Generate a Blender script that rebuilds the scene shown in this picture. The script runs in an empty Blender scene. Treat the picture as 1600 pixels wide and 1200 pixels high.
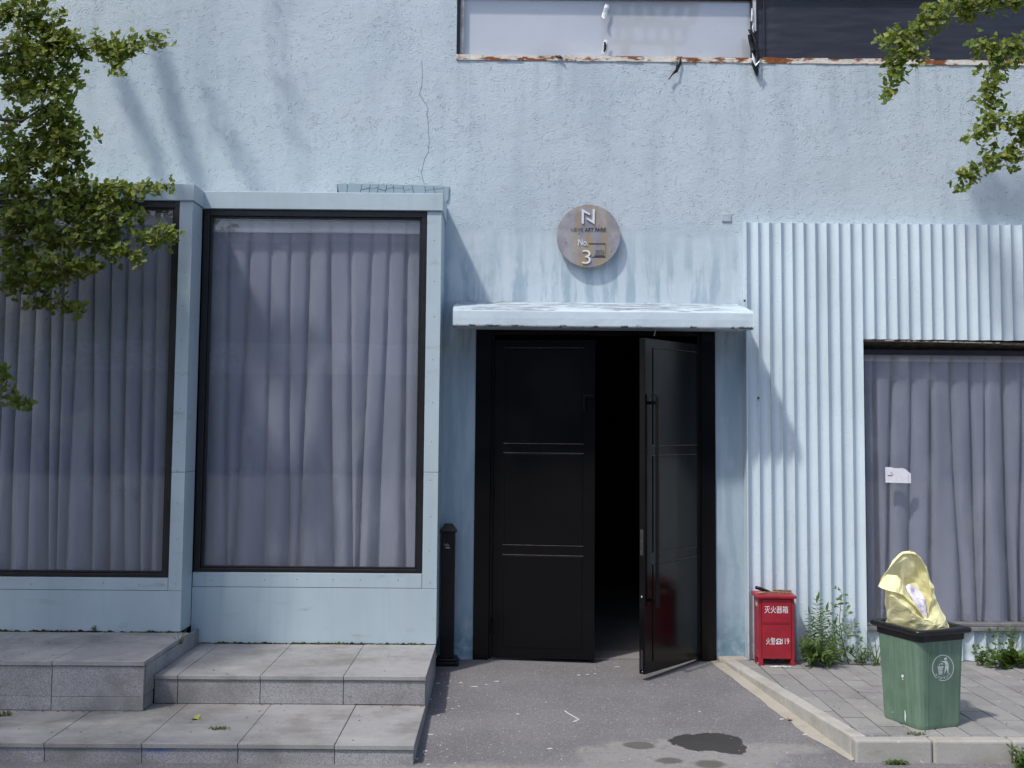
import bpy, math, random
from mathutils import Vector, Matrix, noise as mnoise

random.seed(7)
S = bpy.context.scene
COL = S.collection
rad = math.radians

# ------------------------------------------------------------------ camera
FPX, CX, CY = 1650.0, 800.0, 555.0          # focal length and principal point in photo pixels (1600 x 1200)
EYE = Vector((0, 0, 2.0))
TILT = math.atan(113.0 / FPX)
CAMR = (Matrix.Rotation(-0.0060, 4, 'Z') @ Matrix.Rotation(rad(90) + TILT, 4, 'X') @ Matrix.Rotation(0.0087, 4, 'Z'))
cam_data = bpy.data.cameras.new('camera')
cam = bpy.data.objects.new('camera', cam_data)
COL.objects.link(cam)
cam.matrix_world = Matrix.Translation(EYE) @ CAMR
cam_data.sensor_fit = 'HORIZONTAL'
cam_data.sensor_width = 36.0
cam_data.lens = 36.0 * FPX / 1600.0
cam_data.shift_x = 0.0
cam_data.shift_y = -(600.0 - CY) / 1600.0
cam_data.clip_start = 0.05
cam_data.clip_end = 2000.0
S.camera = cam

# ------------------------------------------------------------------ light
SUN_DIR = Vector((1.0, 1.0, -2.1)).normalized()     # the way the light travels
world = bpy.data.worlds.new('World')
S.world = world
world.use_nodes = True
wn = world.node_tree
wn.nodes.clear()
w_out = wn.nodes.new('ShaderNodeOutputWorld')
w_bg = wn.nodes.new('ShaderNodeBackground')
w_sky = wn.nodes.new('ShaderNodeTexSky')
w_sky.sky_type = 'NISHITA'
w_sky.sun_disc = False
elev = math.asin(-SUN_DIR.z)
w_sky.sun_elevation = elev
w_sky.sun_rotation = math.atan2(-SUN_DIR.x, -SUN_DIR.y)
w_sky.air_density = 0.8
w_sky.dust_density = 2.0
w_sky.ozone_density = 1.0
w_bg.inputs['Strength'].default_value = 0.15
wn.links.new(w_sky.outputs[0], w_bg.inputs['Color'])
wn.links.new(w_bg.outputs[0], w_out.inputs['Surface'])
sun_data = bpy.data.lights.new('sun', 'SUN')
sun_data.energy = 2.0
sun_data.angle = rad(2.8)
sun_data.color = (1.0, 0.96, 0.90)
sun = bpy.data.objects.new('sun', sun_data)
COL.objects.link(sun)
sun.rotation_euler = SUN_DIR.to_track_quat('-Z', 'Y').to_euler()
sun.location = (-6, -6, 12)

S.view_settings.view_transform = 'Standard'
S.view_settings.look = 'None'
S.view_settings.exposure = 0.43
S.view_settings.gamma = 1.0
S.view_settings.use_curve_mapping = False
S.render.engine = 'CYCLES'
S.cycles.max_bounces = 8
S.cycles.transparent_max_bounces = 16
S.cycles.caustics_reflective = False
S.cycles.caustics_refractive = False

# ------------------------------------------------------------------ measuring helpers (photo pixel -> place)
R3 = CAMR.to_3x3()
def ray(px, py):
    return R3 @ Vector(((px - CX) / FPX, -(py - CY) / FPX, -1.0))
def at(px, py, Y):
    d = ray(px, py)
    return EYE + d * (Y / d.y)
def onz(px, py, z):
    d = ray(px, py)
    return EYE + d * ((z - EYE.z) / d.z)
def G(Y):
    return min(max((Y - 6.45) / (8.87 - 6.45), 0.0), 1.6) * 0.088
def ong(px, py):
    z = 0.0
    for _ in range(6):
        p = onz(px, py, z)
        z = G(p.y)
    return onz(px, py, z)
def PZ(Y):                                   # top of the raised pavement
    return 0.135 - (Y - 6.5) / 2.25 * 0.014
def onp(px, py):
    z = 0.13
    for _ in range(6):
        p = onz(px, py, z)
        z = PZ(p.y)
    return onz(px, py, z)
def X_(px, Y, py=700):
    return at(px, py, Y).x
def Z_(py, Y, px=800):
    return at(px, py, Y).z

# ------------------------------------------------------------------ node helpers
class NT:
    def __init__(self, name):
        self.m = bpy.data.materials.new(name)
        self.m.use_nodes = True
        self.t = self.m.node_tree
        self.t.nodes.clear()
        self.out = self.n('ShaderNodeOutputMaterial')
        self.geo = None
    def n(self, typ, **kw):
        nd = self.t.nodes.new(typ)
        for k, v in kw.items():
            setattr(nd, k, v)
        return nd
    def l(self, a, b):
        self.t.links.new(a, b)
    def put(self, sock, v):
        if hasattr(v, 'is_output'):
            self.l(v, sock)
        elif isinstance(v, (tuple, list)) and len(v) == 3 and sock.type == 'RGBA':
            sock.default_value = (*v, 1)
        else:
            sock.default_value = v
    def pos(self, sx=1, sy=1, sz=1, off=(0, 0, 0)):
        if self.geo is None:
            self.geo = self.n('ShaderNodeNewGeometry')
        mp = self.n('ShaderNodeMapping')
        mp.inputs['Scale'].default_value = (sx, sy, sz)
        mp.inputs['Location'].default_value = off
        self.l(self.geo.outputs['Position'], mp.inputs['Vector'])
        return mp.outputs[0]
    def axis(self, i):
        if self.geo is None:
            self.geo = self.n('ShaderNodeNewGeometry')
        s = self.n('ShaderNodeSeparateXYZ')
        self.l(self.geo.outputs['Position'], s.inputs[0])
        return s.outputs[i]
    def noise(self, vec, scale, detail=4.0, rough=0.55, dist=0.0):
        nd = self.n('ShaderNodeTexNoise')
        self.l(vec, nd.inputs['Vector'])
        nd.inputs['Scale'].default_value = scale
        nd.inputs['Detail'].default_value = detail
        nd.inputs['Roughness'].default_value = rough
        nd.inputs['Distortion'].default_value = dist
        return nd.outputs['Fac']
    def voro(self, vec, scale, feature='F1', out='Distance', rnd=1.0):
        nd = self.n('ShaderNodeTexVoronoi', feature=feature)
        self.l(vec, nd.inputs['Vector'])
        nd.inputs['Scale'].default_value = scale
        nd.inputs['Randomness'].default_value = rnd
        return nd.outputs[out]
    def rng(self, v, a, b, c=0.0, d=1.0, smooth=True):
        nd = self.n('ShaderNodeMapRange')
        nd.interpolation_type = 'SMOOTHSTEP' if smooth else 'LINEAR'
        nd.clamp = True
        self.put(nd.inputs['Value'], v)
        for k, x in (('From Min', a), ('From Max', b), ('To Min', c), ('To Max', d)):
            nd.inputs[k].default_value = x
        return nd.outputs[0]
    def math(self, op, a, b=0.0):
        nd = self.n('ShaderNodeMath', operation=op)
        self.put(nd.inputs[0], a)
        self.put(nd.inputs[1], b)
        return nd.outputs[0]
    def mul(self, *v):
        r = v[0]
        for x in v[1:]:
            r = self.math('MULTIPLY', r, x)
        return r
    def mix(self, fac, a, b, mode='MIX'):
        nd = self.n('ShaderNodeMix', data_type='RGBA', blend_type=mode)
        self.put(nd.inputs[0], fac)
        self.put(nd.inputs[6], a)
        self.put(nd.inputs[7], b)
        return nd.outputs[2]
    def bump(self, h, strength=0.5, dist=0.01, prev=None):
        nd = self.n('ShaderNodeBump')
        self.put(nd.inputs['Height'], h)
        nd.inputs['Strength'].default_value = strength
        nd.inputs['Distance'].default_value = dist
        if prev is not None:
            self.l(prev, nd.inputs['Normal'])
        return nd.outputs[0]
    def rand(self):
        a = self.n('ShaderNodeObjectInfo').outputs['Random']
        return a
    def rand2(self):
        if self.geo is None:
            self.geo = self.n('ShaderNodeNewGeometry')
        a = self.n('ShaderNodeObjectInfo').outputs['Random']
        return self.math('FRACT', self.math('ADD', a, self.geo.outputs['Random Per Island']))
    def bsdf(self, color, rough=0.6, spec=0.5, normal=None, metal=0.0, coat=0.0, sheen=0.0):
        b = self.n('ShaderNodeBsdfPrincipled')
        self.put(b.inputs['Base Color'], color)
        self.put(b.inputs['Roughness'], rough)
        self.put(b.inputs['Specular IOR Level'], spec)
        self.put(b.inputs['Metallic'], metal)
        b.inputs['Coat Weight'].default_value = coat
        b.inputs['Coat Roughness'].default_value = 0.15
        b.inputs['Sheen Weight'].default_value = sheen
        if normal is not None:
            self.l(normal, b.inputs['Normal'])
        return b.outputs[0]
    def done(self, sh):
        self.l(sh, self.out.inputs['Surface'])
        return self.m

M = {}
def simple(name, col, rough=0.6, var=0.12, vs=6.0, bumps=0.0, bs=40.0, metal=0.0, spec=0.5, coat=0.0, dirt=None, dirt_amt=0.4):
    """painted or plain surface: colour with soft mottling, fine grain in the relief, optional dirt"""
    t = NT(name)
    p = t.pos()
    f = t.noise(p, vs, 5)
    dark = tuple(c * (1 - var) for c in col)
    lite = tuple(min(c * (1 + var), 1) for c in col)
    c = t.mix(t.rng(f, 0.3, 0.7), dark, lite)
    if dirt:
        d = t.noise(p, vs * 1.7, 7, 0.7)
        c = t.mix(t.mul(t.rng(d, 0.5, 0.72), dirt_amt), c, dirt)
    nrm = t.bump(t.noise(p, bs, 4), bumps, 0.01) if bumps else None
    r = t.rng(t.noise(p, vs * 3, 4), 0.3, 0.7, max(rough - 0.07, 0.02), rough + 0.07)
    M[name] = t.done(t.bsdf(c, r, spec, nrm, metal, coat))
    return M[name]

# ---- stucco: pale blue paint, knocked-down texture above the band, smoother and streaked below it
def mat_stucco():
    t = NT('stucco_paint')
    p = t.pos()
    z = t.axis(2)
    x = t.axis(0)
    col = t.mix(t.rng(t.noise(p, 0.9, 6, 0.6), 0.3, 0.7), (0.515, 0.605, 0.655), (0.565, 0.65, 0.70))
    col = t.mix(t.rng(t.noise(t.pos(2.2, 2.2, 0.35), 2.0, 5), 0.46, 0.70, 0, 0.45), col, (0.41, 0.49, 0.55))
    # streaked, re-painted band over the door and down the piers
    band = t.rng(z, 3.72, 3.60)
    st = t.noise(t.pos(7, 7, 0.9), 1.6, 6, 0.65)
    st2 = t.noise(t.pos(3, 3, 1.4, (4, 0, 1)), 1.3, 5)
    col = t.mix(t.mul(band, t.rng(st, 0.43, 0.60), t.rng(z, 3.66, 3.2, 0.35, 1.0), 0.85), col, (0.325, 0.43, 0.495))
    col = t.mix(t.mul(band, t.rng(st2, 0.54, 0.64), 0.6), col, (0.60, 0.67, 0.715))
    drip = t.mul(t.rng(z, 4.35, 5.15), t.rng(z, 5.2, 5.16), t.rng(x, -0.5, -0.3), t.rng(t.noise(t.pos(9, 9, 0.5, (2, 0, 0)), 1.5, 5, 0.6), 0.5, 0.68))
    col = t.mix(t.mul(drip, 0.28), col, (0.27, 0.33, 0.37))
    grime = t.rng(t.noise(t.pos(1, 1, 0.7, (5, 5, 5)), 1.1, 7, 0.7), 0.5, 0.66, 0, 0.16)
    col = t.mix(grime, col, (0.37, 0.44, 0.49))
    pier = t.rng(z, 2.9, 2.5)
    col = t.mix(t.mul(pier, 0.6), col, (0.31, 0.415, 0.495))  # teal-stained lower piers, with their shade put into the colour too
    foot = t.mul(t.rng(z, 0.62, 0.12), t.rng(t.noise(t.pos(3, 3, 3), 2.4, 6, 0.7), 0.38, 0.6))
    col = t.mix(t.mul(foot, 0.85), col, (0.13, 0.25, 0.33))
    spots = t.rng(t.noise(t.pos(1, 1, 1, (3, 1, 2)), 38, 2), 0.76, 0.80)
    col = t.mix(t.mul(spots, 0.6), col, (0.16, 0.22, 0.28))
    # relief
    top = t.rng(t.math('ADD', z, t.mul(t.noise(p, 6, 3), 0.08)), 3.66, 3.76)
    h1 = t.rng(t.voro(t.pos(1, 1, 1.1), 74), 0.10, 0.45, 1, 0)
    h1 = t.mul(h1, t.rng(t.noise(p, 21, 3), 0.47, 0.62))
    h2 = t.noise(p, 80, 5, 0.7)
    h1 = t.mul(h1, t.rng(t.noise(p, 2.5, 3), 0.3, 0.7, 0.45, 1.0))
    h = t.math('ADD', h1, t.mul(h2, 0.75))
    h = t.math('MULTIPLY', h, t.math('ADD', t.mul(top, 0.88), 0.12))
    n1 = t.bump(h, 0.95, 0.010)
    n2 = t.bump(t.noise(p, 2.2, 4), 0.3, 0.05, n1)
    M['stucco'] = t.done(t.bsdf(col, 0.82, 0.25, n2))
mat_stucco()

def mat_blue(name, base, mildew, rough=0.5, streak=0.3, bumpy=0.0):
    t = NT(name)
    p = t.pos()
    c2 = tuple(c * 0.9 for c in base)
    col = t.mix(t.rng(t.noise(t.pos(1.5, 1.5, 0.6), 1.6, 5, 0.6), 0.3, 0.7), c2, base)
    col = t.mix(t.mul(t.rng(t.noise(t.pos(14, 14, 0.8), 1.2, 4), 0.5, 0.75), streak), col, tuple(c * 0.78 for c in base))
    if mildew:
        g = t.noise(t.pos(1.6, 1.6, 6.0), 1.5, 7, 0.66)
        col = t.mix(t.mul(t.rng(g, 0.57, 0.80), mildew), col, (0.15, 0.21, 0.14))
    d = t.rng(t.noise(p, 70, 2), 0.74, 0.79)
    col = t.mix(t.mul(d, 0.35), col, (0.2, 0.25, 0.28))
    nrm = t.bump(t.noise(p, 3.2, 3), 0.25, 0.02)
    if bumpy:
        gr = t.mul(t.rng(t.axis(2), 0.50, 0.13), t.rng(t.noise(t.pos(4, 4, 3), 2.2, 6, 0.7), 0.36, 0.62))
        col = t.mix(t.mul(gr, 0.6), col, (0.24, 0.27, 0.26))
        col = t.mix(t.mul(t.rng(t.noise(t.pos(9, 9, 0.5, (3, 3, 3)), 1.0, 6, 0.65), 0.54, 0.72), 0.4), col, (0.40, 0.46, 0.48))
        nrm = t.bump(t.rng(t.voro(p, 26), 0.0, 0.22, 1, 0), bumpy, 0.006, nrm)
        nrm = t.bump(t.noise(t.pos(1, 1, 0.6), 45, 3), bumpy * 0.6, 0.004, nrm)
    M[name] = t.done(t.bsdf(col, rough, 0.4, nrm))
mat_blue('bay_paint', (0.470, 0.570, 0.615), 0.6)
mat_blue('mortar_blue', (0.30, 0.39, 0.44), 0.3)
mat_blue('sheet_paint', (0.63, 0.735, 0.795), 0.0, 0.5, 0.2, 0.5)

def mat_canopy():
    t = NT('canopy_paint')
    p = t.pos()
    z = t.axis(2)
    y = t.axis(1)
    col = t.mix(t.rng(t.noise(p, 3, 5), 0.3, 0.7), (0.53, 0.63, 0.68), (0.59, 0.69, 0.74))
    YCN = 8.27
    zlo, zhi = Z_(511.5, YCN, 940), Z_(485.5, YCN, 940)
    topm = t.rng(z, zhi - 0.012, zhi + 0.006)
    ch = t.rng(t.noise(t.pos(1.6, 9, 9), 3.1, 8, 0.72), 0.47, 0.53)
    ch2 = t.rng(t.noise(t.pos(1, 1, 1, (2, 0, 0)), 1.7, 4), 0.38, 0.52)
    col = t.mix(t.mul(ch, ch2, topm), col, (0.21, 0.23, 0.26))
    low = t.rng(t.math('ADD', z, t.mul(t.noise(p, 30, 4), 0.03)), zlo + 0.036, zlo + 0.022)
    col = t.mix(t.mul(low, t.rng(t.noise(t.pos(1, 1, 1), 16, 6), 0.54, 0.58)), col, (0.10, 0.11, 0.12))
    col = t.mix(t.rng(t.noise(t.pos(5, 5, 1, (3, 3, 3)), 2.0, 6, 0.65), 0.5, 0.72, 0, 0.15), col, (0.36, 0.40, 0.41))
    nrm = t.bump(t.noise(t.pos(1, 1, 1), 6, 3), 0.35, 0.02)
    nrm = t.bump(t.mul(ch, topm), 0.5, -0.004, nrm)
    M['canopy_paint'] = t.done(t.bsdf(col, 0.5, 0.4, nrm))
mat_canopy()

def mat_granite(name, base, speck, amt, dirt=(0.24, 0.225, 0.20), blue=False):
    t = NT(name)
    p = t.pos()
    r = t.rand()
    col = t.mix(r, tuple(c * 0.90 for c in base), tuple(c * 1.08 for c in base))
    col = t.mix(t.mul(t.rng(t.voro(p, 210, 'F1', 'Color'), 0.45, 0.62), amt), col, speck)
    col = t.mix(t.mul(t.rng(t.noise(p, 190, 2), 0.55, 0.66), amt * 0.8), col, tuple(min(1, c * 1.45) for c in base))
    col = t.mix(t.mul(t.rng(t.noise(t.pos(1, 1, 1, (5, 2, 0)), 2.0, 7, 0.68), 0.42, 0.66), 0.7), col, dirt)
    col = t.mix(t.rng(t.noise(t.pos(1, 1, 1, (1, 6, 2)), 17, 5, 0.7), 0.62, 0.70, 0, 0.5), col, tuple(c * 0.45 for c in dirt))
    col = t.mix(t.mul(t.rng(t.noise(t.pos(1, 4, 1), 3.0, 5), 0.55, 0.7), 0.25), col, (0.46, 0.45, 0.44))
    if blue:
        # blue paint smudge low on the front of the bottom step
        dx = t.math('ABSOLUTE', t.math('ADD', t.axis(0), 2.10))
        b = t.mul(t.rng(t.axis(1), 6.62, 6.5), t.rng(dx, 0.24, 0.05), t.rng(t.noise(t.pos(2, 2, 6), 3.2, 5), 0.42, 0.58), t.rng(t.axis(2), 0.03, 0.09))
        col = t.mix(t.mul(b, 0.85), col, (0.06, 0.13, 0.32))
        s = t.rng(t.noise(t.pos(3, 3, 1, (7, 0, 0)), 1.1, 3), 0.62, 0.70)
        col = t.mix(t.mul(s, 0.35), col, (0.34, 0.28, 0.22))
    nrm = t.bump(t.noise(p, 160, 3), 0.18, 0.003)
    M[name] = t.done(t.bsdf(col, t.rng(t.noise(p, 8, 4), 0.3, 0.7, 0.5, 0.75), 0.4, nrm))
mat_granite('granite_tread', (0.345, 0.34, 0.338), (0.24, 0.235, 0.23), 0.4, (0.18, 0.168, 0.148))
mat_granite('granite_riser', (0.37, 0.37, 0.375), (0.15, 0.132, 0.14), 0.6, (0.17, 0.165, 0.155), True)

def mat_asphalt():
    t = NT('asphalt')
    p = t.pos()
    base = t.mix(t.rng(t.noise(p, 1.3, 6, 0.6), 0.3, 0.7), (0.155, 0.150, 0.154), (0.205, 0.20, 0.203))
    ag = t.voro(p, 95, 'F1', 'Color')
    base = t.mix(t.rng(ag, 0.62, 0.9, 0, 0.5), base, (0.33, 0.325, 0.33))
    base = t.mix(t.rng(t.noise(p, 120, 3), 0.56, 0.68, 0, 0.75), base, (0.05, 0.05, 0.052))
    base = t.mix(t.rng(t.noise(t.pos(1, 1, 1, (9, 0, 0)), 60, 2), 0.73, 0.78, 0, 0.8), base, (0.55, 0.55, 0.54))
    x = t.axis(0)
    y = t.axis(1)
    wob = t.math('SUBTRACT', t.noise(p, 2.6, 6, 0.62), 0.5)
    wob2 = t.math('SUBTRACT', t.noise(t.pos(1, 1, 1, (2, 5, 0)), 9, 5, 0.65), 0.5)
    def ell(cx, cy, rx, ry, w1, w2, soft=0.05):
        a = t.math('DIVIDE', t.math('SUBTRACT', x, cx), rx)
        b = t.math('DIVIDE', t.math('SUBTRACT', y, cy), ry)
        d = t.math('SQRT', t.math('ADD', t.mul(a, a), t.mul(b, b)))
        d = t.math('ADD', d, t.math('ADD', t.mul(wob, w1), t.mul(wob2, w2)))
        return t.rng(d, 1 + soft, 1 - soft)
    # worn pale concrete showing through at the front
    q1 = onz(1065, 1188, 0); q2 = onz(945, 1127, 0.02); q3 = onz(880, 1216, 0); q4 = onz(1205, 1172, 0)
    pale = t.math('MAXIMUM', ell(q1.x, q1.y, 0.62, 0.34, 1.2, 0.6, 0.12), t.mul(ell(q2.x, q2.y, 0.42, 0.10, 1.8, 1.1, 0.4), 0.15))
    pale = t.math('MAXIMUM', pale, ell(q3.x, q3.y, 1.5, 0.24, 1.0, 0.7, 0.3))
    pale = t.math('MAXIMUM', pale, ell(q4.x, q4.y, 0.30, 0.10, 1.6, 0.8, 0.3))
    pale = t.mul(pale, t.rng(t.noise(p, 24, 4), 0.30, 0.52, 0.35, 1.0))
    pc = t.mix(t.noise(p, 5, 6), (0.23, 0.222, 0.21), (0.305, 0.296, 0.282))
    pc = t.mix(t.rng(t.noise(p, 140, 2), 0.6, 0.7, 0, 0.4), pc, (0.18, 0.17, 0.16))
    col = t.mix(pale, base, pc)
    # water and oil stains
    w1 = onz(1106, 1163, 0); w2 = onz(1001, 1168, 0); w3 = onz(1046, 1189, 0); w4 = onz(1110, 1194, 0)
    wet = ell(w1.x, w1.y, 0.225, 0.19, 0.9, 0.5, 0.03)
    wet = t.math('MAXIMUM', wet, ell(w1.x + 0.1, w1.y - 0.1, 0.13, 0.13, 0.9, 0.5, 0.03))
    wet2 = t.math('MAXIMUM', ell(w2.x, w2.y, 0.10, 0.072, 1.0, 0.7, 0.15), ell(w3.x, w3.y, 0.08, 0.045, 1.3, 0.9, 0.3))
    wet2 = t.math('MAXIMUM', wet2, ell(w4.x, w4.y, 0.09, 0.07, 1.2, 0.8, 0.3))
    col = t.mix(t.mul(wet2, 0.75), col, (0.075, 0.068, 0.060))
    col = t.mix(t.mul(wet, 0.93), col, (0.034, 0.032, 0.031))
    stain = t.rng(t.noise(t.pos(1, 1, 1, (1, 8, 0)), 0.8, 4), 0.55, 0.75, 0, 0.35)
    col = t.mix(stain, col, (0.10, 0.10, 0.105))
    h = t.math('ADD', t.noise(p, 130, 3), t.mul(t.voro(p, 95), 0.8))
    nrm = t.bump(h, 0.55, 0.006)
    nrm = t.bump(t.noise(p, 3, 3), 0.3, 0.03, nrm)
    rough = t.math('SUBTRACT', 0.88, t.mul(wet, 0.28))
    M['asphalt'] = t.done(t.bsdf(col, rough, 0.35, nrm))
mat_asphalt()

def mat_concrete(name, a, b, grain=0.3, tint=None):
    t = NT(name)
    p = t.pos()
    r = t.rand()
    col = t.mix(r, a, b)
    col = t.mix(t.mul(t.rng(t.noise(p, 3.2, 7, 0.66), 0.42, 0.7), 0.5), col, tuple(c * 0.66 for c in a))
    col = t.mix(t.mul(t.rng(t.noise(t.pos(1, 1, 1, (4, 4, 4)), 110, 2), 0.58, 0.68), grain), col, tuple(c * 0.5 for c in a))
    col = t.mix(t.mul(t.rng(t.noise(t.pos(1, 1, 1, (8, 1, 4)), 14, 4), 0.66, 0.72), 0.5), col, tuple(min(1, c * 1.6) for c in b))
    if tint:
        col = t.mix(t.mul(t.rng(t.noise(t.pos(1, 1, 3), 5, 4), 0.5, 0.7), 0.5), col, tint)
    nrm = t.bump(t.noise(p, 110, 4), 0.3, 0.004)
    M[name] = t.done(t.bsdf(col, 0.82, 0.3, nrm))
mat_concrete('paver', (0.255, 0.25, 0.243), (0.325, 0.318, 0.308))
mat_concrete('kerb', (0.40, 0.39, 0.355), (0.46, 0.445, 0.41), 0.25, (0.30, 0.27, 0.2))
mat_concrete('mortar', (0.38, 0.355, 0.30), (0.42, 0.39, 0.33), 0.35)
mat_concrete('joint_sand', (0.03, 0.029, 0.026), (0.04, 0.037, 0.033))
mat_concrete('room_floor', (0.22, 0.215, 0.21), (0.25, 0.24, 0.235))

simple('frame_black', (0.010, 0.010, 0.0115), 0.36, 0.3, 8, 0.1, 60)
simple('door_black', (0.0035, 0.0035, 0.004), 0.18, 0.1, 0.6, 0.0, 30, spec=0.24, dirt=(0.010, 0.009, 0.008), dirt_amt=0.3)
simple('bollard_black', (0.006, 0.0065, 0.007), 0.36, 0.3, 9, 0.05, 60, spec=0.35)
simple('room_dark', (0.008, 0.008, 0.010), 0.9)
simple('backing_dark', (0.02, 0.022, 0.022), 0.8)
simple('white_paint', (0.78, 0.80, 0.82), 0.6, 0.08, 40)
simple('scuff_grey', (0.35, 0.35, 0.36), 0.7, 0.3, 90)
simple('red_paint', (0.34, 0.016, 0.030), 0.42, 0.12, 7, 0.05, 30, dirt=(0.20, 0.03, 0.04), dirt_amt=0.35)
simple('bin_rim', (0.013, 0.013, 0.014), 0.34, 0.35, 20, 0.08, 50)
simple('emblem_white', (0.62, 0.70, 0.68), 0.6, 0.15, 60)
simple('label_cream', (0.62, 0.56, 0.36), 0.6, 0.1, 60)
simple('sticker_white', (0.82, 0.83, 0.86), 0.5, 0.05, 30)
simple('print_dark', (0.05, 0.05, 0.06), 0.6)
simple('wood_handle', (0.34, 0.21, 0.11), 0.6, 0.3, 60)
simple('bristle', (0.24, 0.19, 0.13), 0.8, 0.4, 90)
simple('bark', (0.10, 0.085, 0.065), 0.85, 0.35, 30, 0.6, 60)
simple('twig', (0.13, 0.10, 0.07), 0.8, 0.3, 60)
simple('plant_stem', (0.16, 0.20, 0.09), 0.7, 0.25, 60)
simple('dark_stem', (0.09, 0.07, 0.075), 0.7, 0.25, 60)
simple('metal_rail', (0.30, 0.295, 0.29), 0.45, 0.25, 9, 0.1, 40, metal=0.5, dirt=(0.16, 0.13, 0.10), dirt_amt=0.6)
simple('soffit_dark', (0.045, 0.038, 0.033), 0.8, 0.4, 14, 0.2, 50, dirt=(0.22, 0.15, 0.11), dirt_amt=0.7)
simple('torn_tape', (0.012, 0.012, 0.014), 0.35, 0.4, 50, 0.3, 80)
simple('white_tape', (0.78, 0.80, 0.83), 0.45, 0.06, 60, 0.1, 50)
simple('paper_white', (0.72, 0.69, 0.80), 0.55, 0.08, 20)
simple('leaf_yellow', (0.35, 0.36, 0.06), 0.6, 0.2, 60)
simple('leaf_brown', (0.26, 0.12, 0.05), 0.7, 0.3, 60)
simple('crack_dark', (0.11, 0.15, 0.18), 0.9)
simple('wire_pale', (0.5, 0.5, 0.5), 0.5)
simple('logo_white', (0.74, 0.75, 0.78), 0.5, 0.08, 30)
simple('logo_dark', (0.055, 0.06, 0.085), 0.6, 0.25, 60)
simple('logo_mid', (0.19, 0.20, 0.22), 0.6, 0.25, 60)
simple('plate_blue', (0.42, 0.50, 0.55), 0.5, 0.08, 30)
simple('blue_scrap', (0.05, 0.16, 0.5), 0.5)
simple('stone_white', (0.60, 0.60, 0.59), 0.7, 0.2, 60)

def mat_moss():
    t = NT('moss')
    p = t.pos()
    col = t.mix(t.rng(t.noise(p, 11, 4), 0.4, 0.62), (0.016, 0.014, 0.012), (0.06, 0.085, 0.02))
    M['moss'] = t.done(t.bsdf(col, 0.95, 0.1, t.bump(t.noise(p, 120, 3), 0.8, 0.006)))
mat_moss()

def mat_plate():
    t = NT('sign_plate')
    p = t.pos()
    col = t.mix(t.rng(t.noise(p, 7, 5, 0.6), 0.35, 0.65), (0.25, 0.25, 0.29), (0.37, 0.36, 0.37))
    ru = t.noise(t.pos(13, 13, 2.6), 1.2, 6, 0.65)
    col = t.mix(t.mul(t.rng(ru, 0.46, 0.60), t.rng(t.math('ABSOLUTE', t.math('SUBTRACT', t.axis(0), 0.71)), 0.23, 0.06), 0.75), col, (0.37, 0.27, 0.10))
    col = t.mix(t.rng(t.noise(p, 22, 5), 0.66, 0.72, 0, 0.8), col, (0.42, 0.19, 0.045))
    col = t.mix(t.rng(t.noise(t.pos(1, 1, 1, (3, 3, 3)), 26, 4), 0.68, 0.72, 0, 0.7), col, (0.07, 0.07, 0.09))
    M['sign_plate'] = t.done(t.bsdf(col, 0.55, 0.4, t.bump(t.noise(p, 40, 4), 0.2, 0.004), 0.15))
mat_plate()

def mat_rust():
    t = NT('rusty_sill')
    p = t.pos()
    col = t.mix(t.rng(t.noise(p, 9, 5), 0.3, 0.7), (0.62, 0.58, 0.50), (0.74, 0.70, 0.63))
    ru = t.rng(t.noise(t.pos(1, 1, 3.5), 4.2, 7, 0.68), 0.49, 0.56)
    rc = t.mix(t.noise(p, 30, 5), (0.15, 0.045, 0.014), (0.34, 0.13, 0.045))
    col = t.mix(ru, col, rc)
    col = t.mix(t.rng(t.noise(t.pos(1, 1, 5, (6, 0, 0)), 7, 4), 0.66, 0.7), col, (0.05, 0.035, 0.03))
    M['rusty_sill'] = t.done(t.bsdf(col, 0.8, 0.25, t.bump(t.noise(p, 26, 5), 0.7, 0.012)))
mat_rust()

def mat_glass(name, dirt=0.05, film=None, tint=(1, 1, 1)):
    t = NT(name)
    lw = t.n('ShaderNodeLayerWeight')
    fres = t.math('ADD', t.mul(t.math('POWER', lw.outputs['Facing'], 5.0), 0.92), 0.052)
    gl = t.n('ShaderNodeBsdfGlossy')
    gl.inputs['Roughness'].default_value = 0.0
    t.l(t.bump(t.noise(t.pos(), 0.7, 2), 0.04, 0.05), gl.inputs['Normal'])
    tr = t.n('ShaderNodeBsdfTransparent')
    tr.inputs['Color'].default_value = (*tint, 1)
    df = t.n('ShaderNodeBsdfDiffuse')
    df.inputs['Color'].default_value = (0.55, 0.58, 0.62, 1) if not film else (*film, 1)
    d = t.n('ShaderNodeMixShader')
    p = t.pos()
    sm = t.rng(t.noise(t.pos(2.5, 2.5, 0.9), 2.0, 6, 0.66), 0.45, 0.78, dirt * 0.6, dirt * 2.0)
    t.put(d.inputs[0], sm)
    t.l(tr.outputs[0], d.inputs[1])
    t.l(df.outputs[0], d.inputs[2])
    m = t.n('ShaderNodeMixShader')
    t.l(fres, m.inputs[0])
    t.l(d.outputs[0], m.inputs[1])
    t.l(gl.outputs[0], m.inputs[2])
    M[name] = t.done(m.outputs[0])
mat_glass('window_glass', 0.07)
mat_glass('door_glass', 0.05)

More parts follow.
